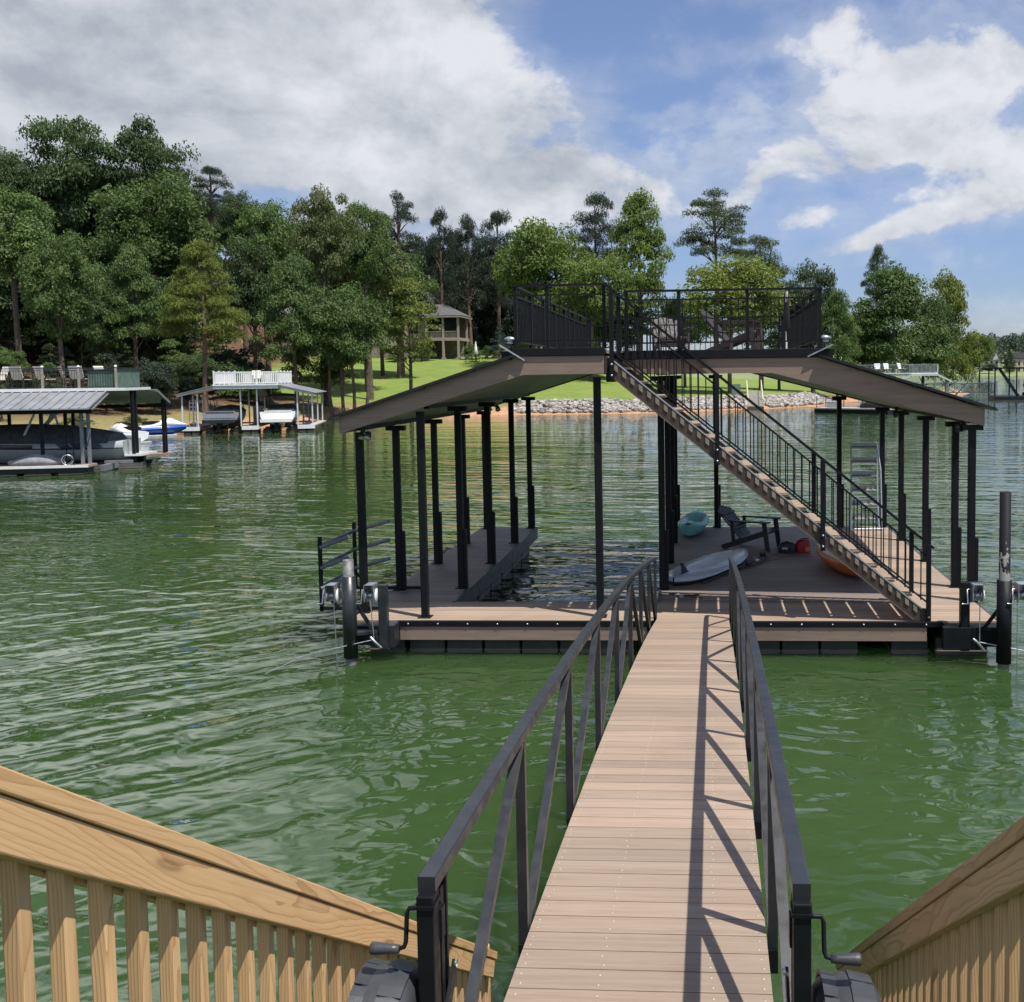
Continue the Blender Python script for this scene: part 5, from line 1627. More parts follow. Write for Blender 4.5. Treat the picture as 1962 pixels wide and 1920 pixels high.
# covered cruiser
cb = thing('motor_boat', 'long cruiser under a dark grey cover inside the grey dock at left', 'boat', at1(.55, 3.9, .12), A1 + math.pi)
hm, hr_ = hull_mb(8.6, 2.5, 1.25)
hu = part('hull', hm, simple('pale_hull', (.42, .45, .46), .25, 0, .05, 2, coat=.3), cb)
part('cover', cover_mb(hr_, .75, 1, 15), grey_cover, cb)
st1 = MB()
for sgn in (-1, 1):
    for (xa, xb) in ((.75, 1.35), (1.42, 1.95), (2.02, 2.5)):
        st1.add([(xa, sgn * 1.282, .78), (xb, sgn * 1.282, .78), (xb + .25, sgn * 1.292, 1.06), (xa + .25, sgn * 1.292, 1.06)], [(0, 1, 2, 3)])
part('side_windows', st1, navy, hu)
sw = MB()
for i in range(7, 14):
    pass
for sgn in (-1, 1):
    q = []
    for i in range(6, 15):
        r = hr_[i]; q.append(((r[3][0], sgn * (abs(r[3][1]) + .012), r[3][2] - .12), (r[3][0], sgn * (abs(r[2][1]) + .03), r[2][2] + .16)))
    for a_, b_ in zip(q[:-1], q[1:]):
        sw.add([a_[0], b_[0], b_[1], a_[1]], [(0, 1, 2, 3)])
part('bow_stripe', sw, navy, hu)
part('rub_rail', MB().tube([(r[3][0], -abs(r[3][1]) - .01, r[3][2] - .30) for r in hr_], .025, 6).tube([(r[3][0], abs(r[3][1]) + .01, r[3][2] - .30) for r in hr_], .025, 6), black, hu)
part('swim_platform', MB().box(-.75, .0, -1.1, 1.1, .42, .50), offwhite, cb)
part('outdrive', MB().cbox((-.3, 0, .0), (.45, .35, .7)), black, cb)
part('wake_tower', MB().tube([(4.2, -1.0, 1.2), (3.6, -.95, 2.5), (3.6, .95, 2.5), (4.2, 1.0, 1.2)], .05, 8).tube([(3.3, -1.0, 1.2), (3.6, -.95, 2.5)], .05, 8).frame(V(3.75, -.98, 2.05), V(.30, 0, -.34), V(0, .03, 0), V(.06, 0, .06)), white_paint, cb)
lf = thing('boat_lift', 'dark boat lift tanks under the cruiser stern', 'boat lift', at1(.4, 3.9, 0), A1)
part('tank', MB().tube([(-6.5, -.9, -.02), (.9, -.9, -.02)], .28, 14).tube([(-6.5, .9, -.02), (.9, .9, -.02)], .28, 14), float_m, lf)
part('bunk', MB().box(-6, .5, -.7, -.5, .28, .36).box(-6, .5, .5, .7, .28, .36), black, lf)
jc = thing('covered_jet_ski', 'grey covered jet ski on the near finger of the left dock', 'jet ski', at1(-2.2, .62, .40), A1 + math.pi)
rings = []
for k in range(9):
    u = k / 8; x = -1.1 + 2.2 * u; h = .22 + .30 * math.sin(math.pi * min(1, u * 1.1)) ** 1.2; w = .34 * (1 - abs(2 * u - 1) ** 3) + .03
    rings.append([(x, -w, .02), (x, -w, h * .5), (x, -w * .45, h * .92), (x, 0, h), (x, w * .45, h * .92), (x, w, h * .5), (x, w, .02)])
part('cover', MB().loft(rings), simple('grey_ski_cover', (.24, .25, .27), .8, 0, .2, 5, .01, 8), jc)
ho = thing('hose_reel', 'white coiled hose standing at the corner of the left dock', 'hose', at1(-.85, .2, .40), A1 + .2)
for q in range(3):
    part('coil', MB().tube([(math.cos(a) * (.21 - q * .03), q * .04, .22 + math.sin(a) * (.21 - q * .03)) for a in np.linspace(0, 2 * math.pi, 21)], .02, 6, False), alu if q != 1 else black, ho)


# jet skis between the docks
def jet_ski(label, loc, rz, lower):
    t = thing('jet_ski', label, 'jet ski', loc, rz, 'jet skis between the left docks')
    R = []; R2 = []
    for k in range(11):
        u = k / 10; x = -1.5 + 3.0 * u
        w = .55 * (1 - max(0, (u - .4) / .6) ** 2) + .03
        kz = .1 + .35 * max(0, (u - .6) / .4) ** 2
        sh = .55 + .10 * u
        R.append([(x, 0, kz - .1), (x, -w * .85, kz + .1), (x, -w, sh), (x, w, sh), (x, w * .85, kz + .1)])
        h = .50 * math.exp(-((u - .62) / .25) ** 2) + .12 * (1 - u)
        R2.append([(x, -w * .98, sh + .005), (x, -w * .5, sh + h * .75), (x, 0, sh + h), (x, w * .5, sh + h * .75), (x, w * .98, sh + .005)])
    part('hull', MB().loft(R), lower, t)
    part('body', MB().loft(R2), offwhite, t)
    part('seat', MB().prism([(-1.3, .70), (-.2, .78), (-.15, .92), (-.7, .96), (-1.3, .90)], 'y', -.2, .2), black, t)
    part('handlebar', MB().tube([(.1, -.38, 1.18), (.28, -.1, 1.15), (.28, .1, 1.15), (.1, .38, 1.18)], .03, 8).bar((.45, 0, .9), (.25, 0, 1.16), .10, .08), black, t)
    part('stripe', MB().tube([(r[2][0], r[2][1] - .012, r[2][2] - .15) for r in R], .04, 6), MATS['blue_hull'], t)
    return t


jet_ski('white and blue jet ski facing the shore beside the white railed dock', (-38.0, 69.0, .12), rad(35), blue_plastic)
jet_ski('white jet ski half hidden behind the cruiser stern at left', (-36.4, 61.5, .12), rad(160), offwhite)
fl = thing('floating_platform', 'low pale drive on float below the blue and white jet ski', 'float', (-38.3, 68.6, 0), rad(35))
part('float', MB().box(-1.7, 1.3, -.62, .62, -.1, .12), simple('dull_float', (.34, .34, .33), .6) if 'dull_float' not in MATS else MATS['dull_float'], fl, bevel=.05)
fl = thing('floating_platform', 'low pale drive on float below the jet ski behind the cruiser', 'float', (-36.4, 61.5, 0), rad(160))
part('float', MB().box(-1.7, 1.3, -.62, .62, -.1, .12), simple('dull_float', (.34, .34, .33), .6) if 'dull_float' not in MATS else MATS['dull_float'], fl, bevel=.05)

# --- white railed double slip dock --------------------------------------------------------
X0 = -38.35
d2 = thing('boat_dock', 'pale double slip boat dock with a white railed sun deck below the trees', 'boat dock', (-33.3, 72, 0))
B2 = dict(world=True)
A2, S2 = rad(15), .90


def at2(x, y, z):
    c, s = math.cos(A2), math.sin(A2)
    dx, dy = (x + 33.3) * S2, (y - 72) * S2
    return (-33.3 + c * dx - s * dy, 72 + s * dx + c * dy, z)


wm = simple('white_dock_steel', (.62, .64, .65), .5, .1, .08, 3)
for (a, b_) in ((-38.25, -36.95), (-33.75, -32.45), (-29.45, -28.15)):
    w_ = part('walkway', MB().box(a, b_, 72, 79.5, .42, .50), simple('weathered_boards', (.46, .43, .38), .8) if 'weathered_boards' not in MATS else MATS['weathered_boards'], d2, **B2)
    part('edge_trim', MB().box(a - .02, b_ + .02, 71.95, 71.997, .24, .52), white_paint, w_, **B2)
    part('float', MB().box(a + .1, a + .6, 72.02, 73.4, -.2, .23).box(b_ - .6, b_ - .1, 72.02, 73.4, -.2, .23), float_m, w_, **B2)
part('back_walkway', MB().box(-38.25, -28.15, 79.5, 80.8, .42, .5), MATS['weathered_boards'], d2, **B2)
for x in (-38.2, -37.05, -33.8, -32.55, -29.45, -28.3):
    zt = 3.0 + .38 * max(0, 1 - max(0, abs(x + 33.3) - 2.4) / 2.6) if abs(x + 33.3) > 2.4 else 3.3
    zt = 3.32 if abs(x + 33.3) < 2.5 else 3.32 - (abs(x + 33.3) - 2.4) * .225
    for y in (72.1, 75.8, 79.4):
        part('roof_post', MB().box(x - .05, x + .05, y - .05, y + .05, .5, zt - .02), wm, d2, **B2)
for sgn in (-1, 1):
    c0 = -33.3
    rp = part('roof_panel', MB().prism([(c0 + sgn * 2.4, 3.50), (c0 + sgn * 5.35, 2.86), (c0 + sgn * 5.35, 2.82), (c0 + sgn * 2.4, 3.46)], 'y', 71.7, 80.3), grey_metal_roof, d2, **B2)
    part('fascia_board', MB().prism([(c0 + sgn * 2.4, 3.45), (c0 + sgn * 5.25, 2.83), (c0 + sgn * 5.25, 2.66), (c0 + sgn * 2.4, 3.28)], 'y', 71.9, 71.96), wm, rp, **B2)
u2 = part('upper_deck', MB().box(-35.75, -30.85, 71.75, 79.9, 3.44, 3.52), MATS['weathered_boards'], d2, **B2)
part('fascia_board', MB().box(-35.75, -30.85, 71.69, 71.747, 3.22, 3.50), wm, u2, **B2)
part('edge_trim', MB().box(-35.8, -30.8, 71.62, 71.687, 3.44, 3.54), white_paint, u2, **B2)
for (a, b_) in (((-35.7, 71.8), (-30.9, 71.8)), ((-35.7, 71.85), (-35.7, 79.8)), ((-30.9, 71.85), (-30.9, 79.8)), ((-35.65, 79.8), (-30.95, 79.8))):
    L = math.hypot(b_[0] - a[0], b_[1] - a[1]); mb = MB()
    mb.bar((*a, 4.42), (*b_, 4.42), .09, .06).bar((*a, 3.62), (*b_, 3.62), .05, .06)
    for k in range(1, int(L / .15)):
        t_ = k * .15 / L
        mb.bar((a[0] + (b_[0] - a[0]) * t_, a[1] + (b_[1] - a[1]) * t_, 3.65), (a[0] + (b_[0] - a[0]) * t_, a[1] + (b_[1] - a[1]) * t_, 4.39), .055, .055)
    for k in range(int(L / 1.6) + 1):
        t_ = k / int(L / 1.6)
        mb.bar((a[0] + (b_[0] - a[0]) * t_, a[1] + (b_[1] - a[1]) * t_, 3.52), (a[0] + (b_[0] - a[0]) * t_, a[1] + (b_[1] - a[1]) * t_, 4.52), .10, .10)
    part('guard_railing', mb, white_paint, d2, **B2)
# stair up to the deck
part('staircase', MB().bar((-31.6, 79, .6), (-32.9, 74.2, 3.4), .9, .12), MATS['weathered_boards'], d2, **B2)
for x, lab in ((-37.55, 'left'), (-28.85, 'right')):
    t = thing('swim_ladder', 'pale swim ladder on the %s walkway of the white railed dock' % lab, 'ladder', at2(x, 72.6, .5), A2)
    part('side_rails', MB().tube([(-.25, -.05, 0), (-.2, .1, 1.9)], .03, 8).tube([(.25, -.05, 0), (.2, .1, 1.9)], .03, 8), alu if lab == 'left' else brn, t)
    for k in range(6):
        part('step', MB().box(-.22, .22, -.04, .10, .25 + k * .29, .30 + k * .29), alu if lab == 'left' else brn, t)
patio_chair('tan chair behind the white railing of the double slip dock', at2(-32.6, 73.0, 3.52), A2 + .3, 'chairs on the white dock', tan_fabric)
t = thing('storage_box', 'tall cream panel standing on the middle walkway of the white dock', 'storage box', at2(-33.35, 77.5, .5), A2)
part('cabinet', MB().box(-.35, .35, -.3, .3, 0, 1.25), simple('cream_box', (.66, .60, .44), .6), t, bevel=.02)
part('lid', MB().box(-.38, .38, -.33, .33, 1.252, 1.31), white_paint, t)


def runabout(label, loc, rz, hullm, covm, top_z, frame_only=False):
    t = thing('motor_boat', label, 'boat', loc, rz, 'boats in the white dock')
    hm, R = hull_mb(6.0, 2.4, 1.15)
    h_ = part('hull', hm, hullm, t)
    part('cover', cover_mb(R, .42, 4, 15), covm, t)
    part('sun_pad', MB().loft([[(-.0, -1.0, .95), (-.0, 1.0, .95), (-.05, .9, 1.08), (-.05, -.9, 1.08)], [(1.5, -1.05, 1.0), (1.5, 1.05, 1.0), (1.5, .95, 1.16), (1.5, -.95, 1.16)]], True, True, False), hullm, t)
    part('swim_platform', MB().box(-.7, -.0, -1.1, 1.1, .40, .50).box(-.72, -.69, -1.1, 1.1, .28, .52), gunmetal if hullm is not offwhite else offwhite, t)
    part('transom_band', MB().box(-.02, -.008, -1.02, 1.02, .62, .92), offwhite if hullm is offwhite else alu, h_)
    part('outdrive', MB().cbox((-.35, 0, .05), (.4, .3, .8)), black, t)
    bm = MB().tube([(2.6, -1.1, 1.2), (1.9, -1.05, top_z), (1.9, 1.05, top_z), (2.6, 1.1, 1.2)], .03, 8).tube([(3.6, -1.0, 1.2), (3.1, -1.05, top_z), (3.1, 1.05, top_z), (3.6, 1.0, 1.2)], .03, 8)
    b_ = part('bimini_frame', bm, black, t)
    R3 = [[(x, -1.1, top_z - .06), (x, -.9, top_z + .08 + e), (x, 0, top_z + .16 + e), (x, .9, top_z + .08 + e), (x, 1.1, top_z - .06), (x, 0, top_z + .02)] for x, e in ((1.7, 0), (2.2, .05), (2.9, .05), (3.4, 0))]
    part('bimini_top', MB().loft(R3), black_canvas, b_)
    return t


d2.rotation_euler = (0, 0, A2); d2.scale = (S2, S2, 1.0)
silver = simple('silver_hull', (.36, .37, .39), .3, .3, .1, 2)
runabout('grey covered runabout in the left slip of the white dock', at2(-35.35, 71.9, .50), math.pi / 2 + A2, silver, grey_cover, 2.0)
runabout('white runabout with black bimini in the right slip of the white dock', at2(-31.0, 71.9, .50), math.pi / 2 + A2, offwhite, grey_cover, 2.12)

for lab, x in (('left', -35.35), ('right', -31.0)):
    lf = thing('boat_lift', 'boat lift tanks under the boat in the %s slip of the white dock' % lab, 'boat lift', at2(x, 71.9, 0), A2)
    part('tank', MB().tube([(-.8, .3, .08), (-.8, 5.4, .08)], .3, 12).tube([(.8, .3, .08), (.8, 5.4, .08)], .3, 12), float_m, lf)
    part('bunk', MB().box(-.6, -.45, .3, 5.2, .36, .66).box(.45, .6, .3, 5.2, .36, .66).box(-1, 1, 1.0, 1.2, .30, .40).box(-1, 1, 4.2, 4.4, .30, .40), black, lf)

# --- docks in the right distance ----------------------------------------------------------
d3 = thing('boat_dock', 'distant white roofed dock with a railed upper deck at the point', 'boat dock', (22, 103, 0), rad(-12))
part('walkway', MB().box(-7, 2.0, 0, 1.4, .35, .5).box(.6, 2.0, 1.4, 9, .35, .495).box(-7, -5.8, 1.4, 9, .35, .495), MATS['weathered_boards'], d3)
part('float', MB().box(-7, 2, .05, 1.3, -.2, .34), float_m, d3)
for x in (-6.8, -2.6, .7, 1.9):
    for y in (.2, 8.6):
        part('roof_post', MB().box(x - .06, x + .06, y - .06, y + .06, .5, 2.75 if abs(x) > 1.5 else 3.3), wm, d3)
part('roof_panel', MB().prism([(-1.6, 3.62), (.9, 3.62), (2.3, 2.9), (2.3, 2.72), (.9, 3.42), (-1.6, 3.42), (-3.2, 2.75), (-3.2, 2.93)], 'y', -.2, 9).prism([(-1.7, 3.60), (-7.4, 3.60), (-7.4, 3.42), (-1.7, 3.42)], 'y', .2, 9), white_paint, d3)
part('upper_deck', MB().box(-7.5, .95, -.1, 9, 3.63, 3.72), white_paint, d3)
rm = MB().box(-7.5, .95, -.1, -.05, 4.55, 4.60).box(-7.5, .95, -.1, -.06, 3.8, 3.83).box(.90, .95, -.05, 9, 4.55, 4.6)
for k in range(68):
    x = -7.45 + k * .125
    rm.box(x, x + (.05 if x > -1.9 else .02), -.095, -.065, 3.83, 4.55)
for k in range(50):
    rm.box(.91, .94, k * .18, k * .18 + .05, 3.75, 4.55)
part('guard_railing', rm, simple('pale_rail', (.48, .50, .50), .5, .2), d3)
for k, (x, lab) in enumerate(((-5.0, 'left'), (-4.0, 'middle'), (-2.6, 'right'))):
    c, s = math.cos(rad(-12)), math.sin(rad(-12))
    patio_chair('white chair at the %s of three on the distant white dock' % lab, (22 + c * x - s * 1.5, 103 + s * x + c * 1.5, 3.72), .4 * k, 'chairs on the distant white dock', white_paint)
rb2 = thing('motor_boat', 'dark red boat on its lift inside the distant white dock', 'boat', (21.9, 104.2, 1.25), rad(70))
hm, R = hull_mb(5.2, 2.0, .9)
part('hull', hm, simple('maroon_hull', (.16, .02, .03), .3, 0, .1, 2, coat=.3), rb2)
part('deck', cover_mb(R, .22, 0, 15), offwhite, rb2)
lf = thing('boat_lift', 'lift cradle that carries the dark red boat', 'boat lift', (21.9, 104.2, 0), rad(70))
part('frame', MB().box(.2, 4.2, -.9, -.75, 1.05, 1.22).box(.2, 4.2, .75, .9, 1.05, 1.22).box(.3, .45, -1, 1, .95, 1.05).box(3.9, 4.05, -1, 1, .95, 1.05), grey_dock, lf)
part('tank', MB().box(0, 4.5, -1.0, -.5, -.1, .5).box(0, 4.5, .5, 1.0, -.1, .5).box(.3, .45, -1, -.85, .5, .95).box(3.9, 4.05, .85, 1, .5, .95).box(.3, .45, .85, 1, .5, .95).box(3.9, 4.05, -1, -.85, .5, .95), float_m, lf)

d4 = thing('floating_dock', 'low dark floating dock with thin posts in front of the rock wall', 'floating dock', (14.2, 97.2, 0), rad(-38))
part('deck', MB().box(-4.2, 3.6, -1.0, 1.0, .38, .5), MATS['weathered_boards'], d4)
part('float', MB().box(-4.2, 3.6, -.95, .95, -.15, .37), black, d4)
rm = MB()
for x in (-4.0, -2.0, 0, 1.6, 3.4):
    rm.box(x - .03, x + .03, .8, .86, .5, 1.6)
    rm.box(x - .03, x + .03, -.86, -.8, .5, 1.6) if x < -3 else None
rm.box(-4, 3.4, .81, .85, 1.55, 1.6).box(-4, 3.4, .81, .85, 1.0, 1.03)
part('guard_railing', rm, gunmetal, d4)
t = thing('covered_jet_ski', 'dark covered craft sitting on the low floating dock', 'jet ski', (15.6, 96.2, .5), rad(-38))
part('cover', MB().loft([[(x, -.5 * s, 0), (x, -.45 * s, .4 * s), (x, 0, h), (x, .45 * s, .4 * s), (x, .5 * s, 0)] for x, s, h in ((-1.4, .6, .3), (-.8, 1, .6), (.2, 1, .95), (.9, .9, .6), (1.5, .4, .3))]), black_canvas, t)
t = thing('storage_box', 'pale dock box near the left end of the low floating dock', 'storage box', (12.2, 98.9, .5), rad(-38))
part('body', MB().box(-.6, .6, -.35, .35, 0, .5), simple('pale_green_box', (.42, .47, .45), .6), t)
part('lid', MB().box(-.63, .63, -.38, .38, .502, .57), MATS['pale_green_box'], t)

d5 = thing('boat_dock', 'dark steel frame dock cut by the right picture edge', 'boat dock', (38.4, 131, 0), rad(-10))
part('deck', MB().box(-2.2, 6, -.5, 8, .45, .6).box(-2.2, 6, -.45, 7.9, -.1, .44), float_m, d5)
for x in (-2.1, .5, 3.0, 5.5):
    for y in (-.4, 7.8):
        part('frame_post', MB().box(x - .08, x + .08, y - .08, y + .08, .6, 4.05), black, d5)
part('roof_frame', MB().box(-2.2, 6, -.5, -.35, 4.05, 4.25).box(-2.2, 6, 7.7, 7.85, 4.05, 4.25).box(-2.2, -2.05, -.34, 7.7, 4.05, 4.25).box(-2.04, 6, -.34, 7.6, 4.14, 4.22), black, d5)
rm = MB().box(-1.9, 6, -.45, -.40, 5.3, 5.35).box(-1.9, 6, -.45, -.41, 4.85, 4.88)
for k in range(9): rm.box(-1.9 + k * .9, -1.84 + k * .9, -.45, -.40, 4.25, 5.3)
part('guard_railing', rm, brn, d5)
rm = MB().bar((-1.4, 1, 4.1), (.9, 1, .6), .12, .3).bar((-1.4, 1.9, 4.1), (.9, 1.9, .6), .12, .3)
for k in range(11): rm.box(-1.35 + k * .21, -1.15 + k * .21, 1.05, 1.85, 3.95 - k * .32, 4.0 - k * .32)
part('staircase', rm, gunmetal, d5)
t = thing('motor_boat', 'dark covered boat inside the steel frame dock', 'boat', (41.3, 131.2, .9), rad(80))
hm, R = hull_mb(5.2, 2.2, 1.1)
part('hull', hm, navy, t); part('cover', cover_mb(R, .9, 0, 15), black_canvas, t)
lf = thing('boat_lift', 'lift beams carrying the dark covered boat', 'boat lift', (41.3, 131.2, .60), rad(80))
part('beam', MB().box(.3, .5, -1, 1, 0, .34).box(4.0, 4.2, -1, 1, 0, .40), black, lf)
gwy = thing('footbridge', 'long grey truss footbridge leading to the steel frame dock', 'footbridge', (30.3, 140, 0))
for dy in (-.6, .6):
    mb = MB(); P0 = V(22.6, 147.5 + dy, .95); P1 = V(36.4, 132.5 + dy, 1.05)
    for dz in (.0, 1.15): mb.bar(P0 + V(0, 0, dz), P1 + V(0, 0, dz), .09, .09)
    n_ = 14
    for k in range(n_ + 1):
        a_ = P0 + (P1 - P0) * k / n_
        mb.bar(a_, a_ + V(0, 0, 1.15), .06, .06)
        if k < n_:
            b_ = P0 + (P1 - P0) * (k + 1) / n_
            mb.bar(a_ + V(0, 0, 1.15 if k % 2 else 0), b_ + V(0, 0, 0 if k % 2 else 1.15), .05, .05)
    part('truss', mb, grey_dock, gwy, world=True)
part('walkway', MB().bar((22.6, 147.5, .93), (36.4, 132.5, 1.03), 1.1, .06), MATS['weathered_boards'], gwy, world=True)

# --- shore steps ---------------------------------------------------------------------------
t = thing('shore_steps', 'pale timber steps with two handrails cut into the rock wall', 'steps', (5.2, 111.2, 0))
for k in range(9):
    part('step', MB().box(-.75, .75, .35 * k - .2, .35 * k + .18, .1 + .2 * k, .28 + .2 * k), MATS['weathered_boards'], t)
part('landing', MB().box(-.85, .85, -1.4, -.2, -.3, .30), simple('brown_timber', (.10, .06, .04), .8), t)
oldwood = simple('pale_rail_wood', (.55, .50, .38), .7)
for sgn in (-1, 1):
    part('handrail', MB().bar((sgn * .8, -1.0, 1.05), (sgn * .8, 3.2, 3.1), .09, .09).box(sgn * .8 - .05, sgn * .8 + .05, -1.05, -.95, -.2, 1.05).box(sgn * .8 - .05, sgn * .8 + .05, 1.1, 1.2, .4, 2.1).box(sgn * .8 - .05, sgn * .8 + .05, 3.1, 3.2, 1.4, 3.1), oldwood, t)
t = thing('electrical_box', 'grey green utility cabinet on the lawn left of the shore steps', 'cabinet', (3.2, 114.3, gz(3.2, 114.3)))
part('cabinet', MB().box(-.5, .5, -.3, .3, 0, 1.5), simple('utility_green', (.12, .17, .15), .6), t, bevel=.02)
part('door', MB().box(-.44, .44, -.325, -.303, .1, 1.4), simple('utility_door', (.15, .20, .18), .6), t)

# ------------------------------------------------------------------ house on the lawn
hz = 6.2
wall_m = simple('tan_siding', (.36, .30, .235), .8, 0, .1, .8, .01, 3)
trim_m = simple('cream_trim', (.33, .29, .24), .6, 0, .05, 2)
stone_m = simple('stone_veneer', (.26, .225, .19), .85, 0, .4, 2.5, .03, 4)
shingle = simple('grey_shingles', (.105, .10, .10), .9, 0, .25, 3, .02, 6)
hs = thing('house', 'large tan lake house with a two storey corner porch behind the trees', 'house', (-50, 150, hz))


def hp(nm, mb, m, par=None): return part(nm, mb, m, par or hs)


# local: x -16..8.4 main, porch 8.4..13.2
hp('wall', MB().box(-14, 8.3, .8, 14, -.6, 7.2), wall_m)
hp('stone_base', MB().box(-14.06, 8.36, .72, .795, -.6, 2.9), stone_m)
hp('gable_wall', MB().prism([(1.2, 7.2), (9.0, 7.2), (5.1, 11.6)], 'y', .80, 12), wall_m)
r = hp('roof', MB().prism([(.6, 6.95), (5.1, 12.05), (9.6, 6.95), (9.3, 6.85), (5.1, 11.62), (.9, 6.85)], 'y', .1, 12.4), shingle)
hp('roof_trim', MB().prism([(.6, 6.8), (5.1, 11.85), (9.6, 6.8), (9.25, 6.7), (5.1, 11.3), (.95, 6.7)], 'y', .02, .09), trim_m, r)
r2 = hp('roof', MB().loft([[(-14.8, -.2, 7.2), (1.5, -.2, 7.2), (1.5, 14.8, 7.2), (-14.8, 14.8, 7.2)], [(-10, 6.5, 11.2), (1.0, 6.5, 11.2), (1.0, 7.5, 11.2), (-10, 7.5, 11.2)]], True, True, False), shingle)
hp('chimney', MB().box(-4.6, -3.2, 9.0, 10.2, 8, 13.0), stone_m, r2)
rings = [[(7.7, -1.0, 6.75), (13.9, -1.0, 6.75), (13.9, 6.5, 6.75), (7.7, 6.5, 6.75)], [(8.2, 1.8, 8.55), (10.6, 1.8, 8.55), (10.6, 4.2, 8.55), (8.2, 4.2, 8.55)]]
pr = hp('porch_roof', MB().loft(rings, True, True, False), shingle)
hp('fascia', MB().box(7.75, 13.85, -.96, -.80, 6.45, 6.745).box(13.68, 13.84, -.8, 6.4, 6.45, 6.745), trim_m, pr)
hp('cupola', MB().loft([[(8.3, 2.5, 8.4), (10.4, 2.5, 8.4), (10.4, 5, 8.4), (8.3, 5, 8.4)], [(8.5, 2.7, 9.5), (9.6, 2.7, 9.5), (9.6, 4.5, 9.5), (8.5, 4.5, 9.5)]], True, True, False), shingle, pr)
hp('porch_floor', MB().box(8.35, 13.4, -.6, 6, 3.05, 3.5), trim_m)
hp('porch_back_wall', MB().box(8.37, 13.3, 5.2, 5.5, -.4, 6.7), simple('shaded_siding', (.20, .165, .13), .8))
sc1 = hp('porch_screen', MB().box(8.5, 13.2, -.30, -.28, 4.1, 6.4), dark_void)
rl_ = MB().box(8.5, 13.2, -.50, -.44, 4.38, 4.45)
for k in range(30): rl_.box(8.55 + k * .158, 8.59 + k * .158, -.49, -.45, 3.5, 4.38)
hp('porch_railing', rl_, trim_m)
for x in (8.5, 11.0, 13.25):
    for y in (-.45, 5.0):
        hp('porch_post', MB().box(x - .15, x + .15, y - .15, y + .15, 3.5, 6.5), trim_m)
        hp('porch_post', MB().box(x - .15, x + .15, y - .15, y + .15, -.2, 3.05), trim_m)
        hp('post_base', MB().box(x - .28, x + .28, y - .28, y + .28, -.8, .55), stone_m)
hp('lower_stone_wall', MB().box(8.6, 13.1, 3.2, 3.6, -.5, 3.0), stone_m)
for (x, z, w, h) in [(5.1, 8.1, 1.5, 1.5), (3.2, 4.2, 1.3, 1.8), (6.3, 4.2, 1.3, 1.8), (3.2, .6, 1.3, 1.8), (6.3, .6, 1.3, 1.8), (-2, 4.2, 1.6, 1.8), (-6, 4.2, 1.6, 1.8), (-10, 4.2, 1.6, 1.8), (-2, .6, 1.6, 1.8), (-7, .4, 3.0, 2.2)]:
    f = hp('window', MB().box(x - w / 2 - .1, x + w / 2 + .1, .62, .715, z - .1, z + h + .1), trim_m)
    hp('pane', MB().box(x - w / 2, x - .03, .59, .617, z, z + h).box(x + .03, x + w / 2, .59, .617, z, z + h), dark_void, f)
# things on the terrace
gl = 6.3
t = thing('folded_umbrella', 'white folded patio umbrella on the lawn right of the house', 'umbrella', (-33.55, 146.8, gz(-33.55, 146.8)))
part('canopy', MB().lathe([(0, 2.9), (.05, 2.8), (.22, 1.8), (.36, 1.0), (.30, .95), (0, 1.0)], (0, 0, 0), 'z', 10), white_paint, t)
part('pole', MB().tube([(0, 0, 0), (0, 0, 1.0)], .05, 8), gunmetal, t)
t = thing('patio_table', 'dark patio table under the white folded umbrella', 'table', (-33.4, 146.2, gz(-33.4, 146.2)))
part('table_top', MB().lathe([(0, .70), (.8, .70), (.8, .75), (0, .75)], (0, 0, 0), 'z', 16), gunmetal, t)
for k in range(4):
    part('leg', MB().tube([(.55 * math.cos(k * 1.57), .55 * math.sin(k * 1.57), 0), (.45 * math.cos(k * 1.57), .45 * math.sin(k * 1.57), .7)], .04, 6), gunmetal, t)
for i, (x, y, z_, lab) in enumerate([(-34.6, 146.0, .5, 'left'), (-32.1, 146.3, -.6, 'right')]):
    patio_chair('dark patio chair %s of the lawn table' % lab, (x, y, gz(x, y)), z_, 'chairs at the lawn table', gunmetal)
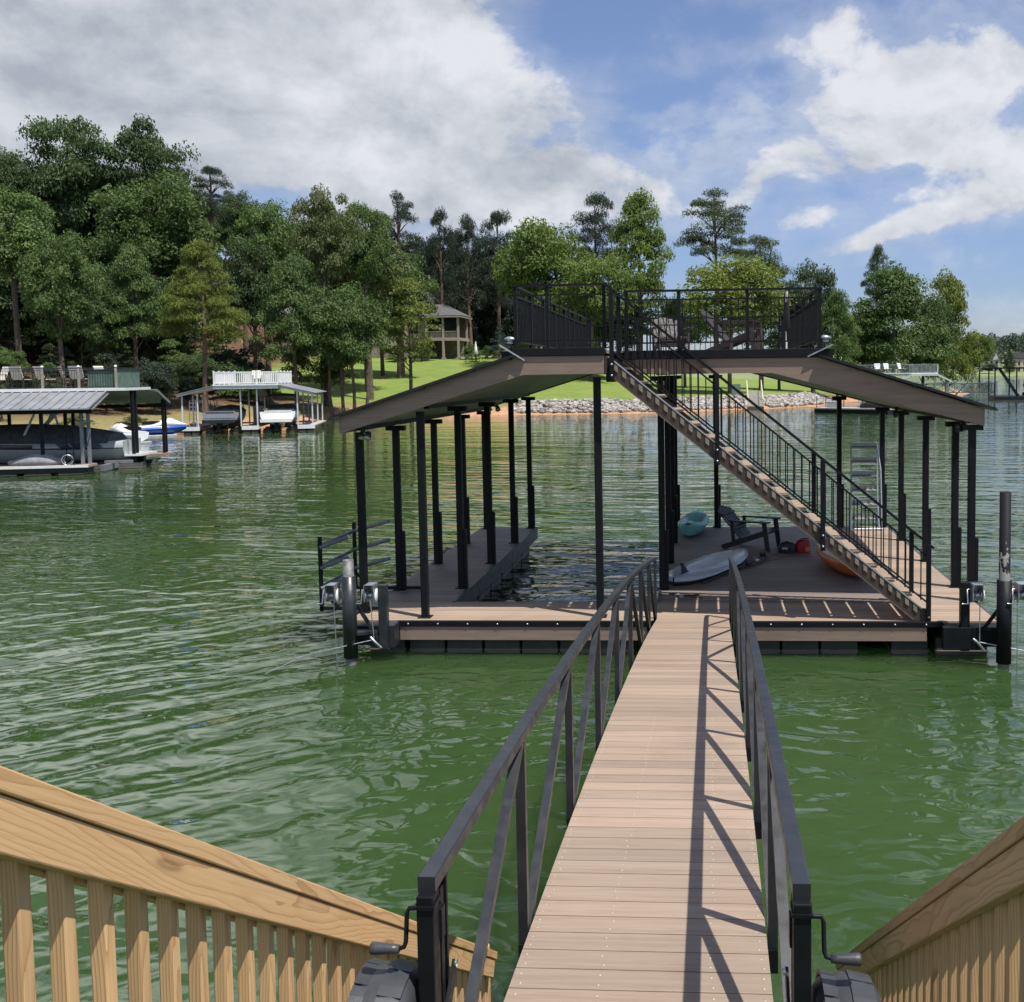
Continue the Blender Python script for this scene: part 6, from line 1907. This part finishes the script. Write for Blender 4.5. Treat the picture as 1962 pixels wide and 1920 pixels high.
t = thing('stone_wall', 'low stone garden wall at the back of the lawn right of the umbrella', 'wall', (-29.6, 151.5, gz(-29.6, 151.5)))
mb = MB()
for k in range(40):
    mb.cbox((-2.4 + (k % 10) * .52 + (k // 10 % 2) * .2, 0, .15 + (k // 10) * .28), (.48, .5, .26), random.uniform(-.05, .05))
part('masonry', mb, stone_m, t, bevel=.04)

# --- far shore houses
def far_house(label, x, y, w, h, wallm, windows):
    z = float(farz(np.array([x]), np.array([y]))[0])
    t = thing('lake_house', label, 'house', (x, y, z))
    part('wall', MB().box(-w / 2, w / 2, 0, 10, -2, h), wallm, t)
    r = part('roof', MB().prism([(-w / 2 - .6, h), (w / 2 + .6, h), (w / 2 - 2, h + 4.5), (-w / 2 + 2, h + 4.5)], 'y', -.6, 10.6), shingle, t)
    part('gable', MB().prism([(w * .05, h + .01), (w * .40, h + .01), (w * .225, h + 4.8)], 'y', -.9, 4), wallm, r)
    for k in range(windows):
        for lv in range(2):
            xx = -w / 2 + (k + .7) * w / (windows + .4)
            f = part('window', MB().box(xx - .8, xx + .8, -.08, -.005, .9 + lv * 4.2, 3.4 + lv * 4.2), trim_m, t)
            part('pane', MB().box(xx - .66, xx + .66, -.12, -.085, 1.05 + lv * 4.2, 3.25 + lv * 4.2), dark_void, f)
    return t


far_house('pale grey far shore house half hidden by trees', 203, 742, 12, 8.5, simple('pale_siding', (.50, .50, .48), .8), 3)
far_house('tan far shore house with dark porch openings at the right picture edge', 223, 732, 20, 9.5, simple('beige_siding', (.50, .43, .35), .8), 5)
# leaning dead stem over the water by the white dock
t = thing('fallen_trunk', 'bare pale dead tree leaning out over the water on the point', 'dead tree', (36.5, 158, gz(36.5, 158)))
part('trunk', MB().tube([(0, 0, -.2), (2.0, -1.0, 2.3), (5.2, -3.0, 6.4)], [.16, .12, .03], 8), simple('dead_wood', (.40, .37, .32), .9), t)
part('branch', MB().tube([(3.0, -1.6, 3.6), (3.4, -1.2, 4.9)], [.05, .02], 6), MATS['dead_wood'], t)
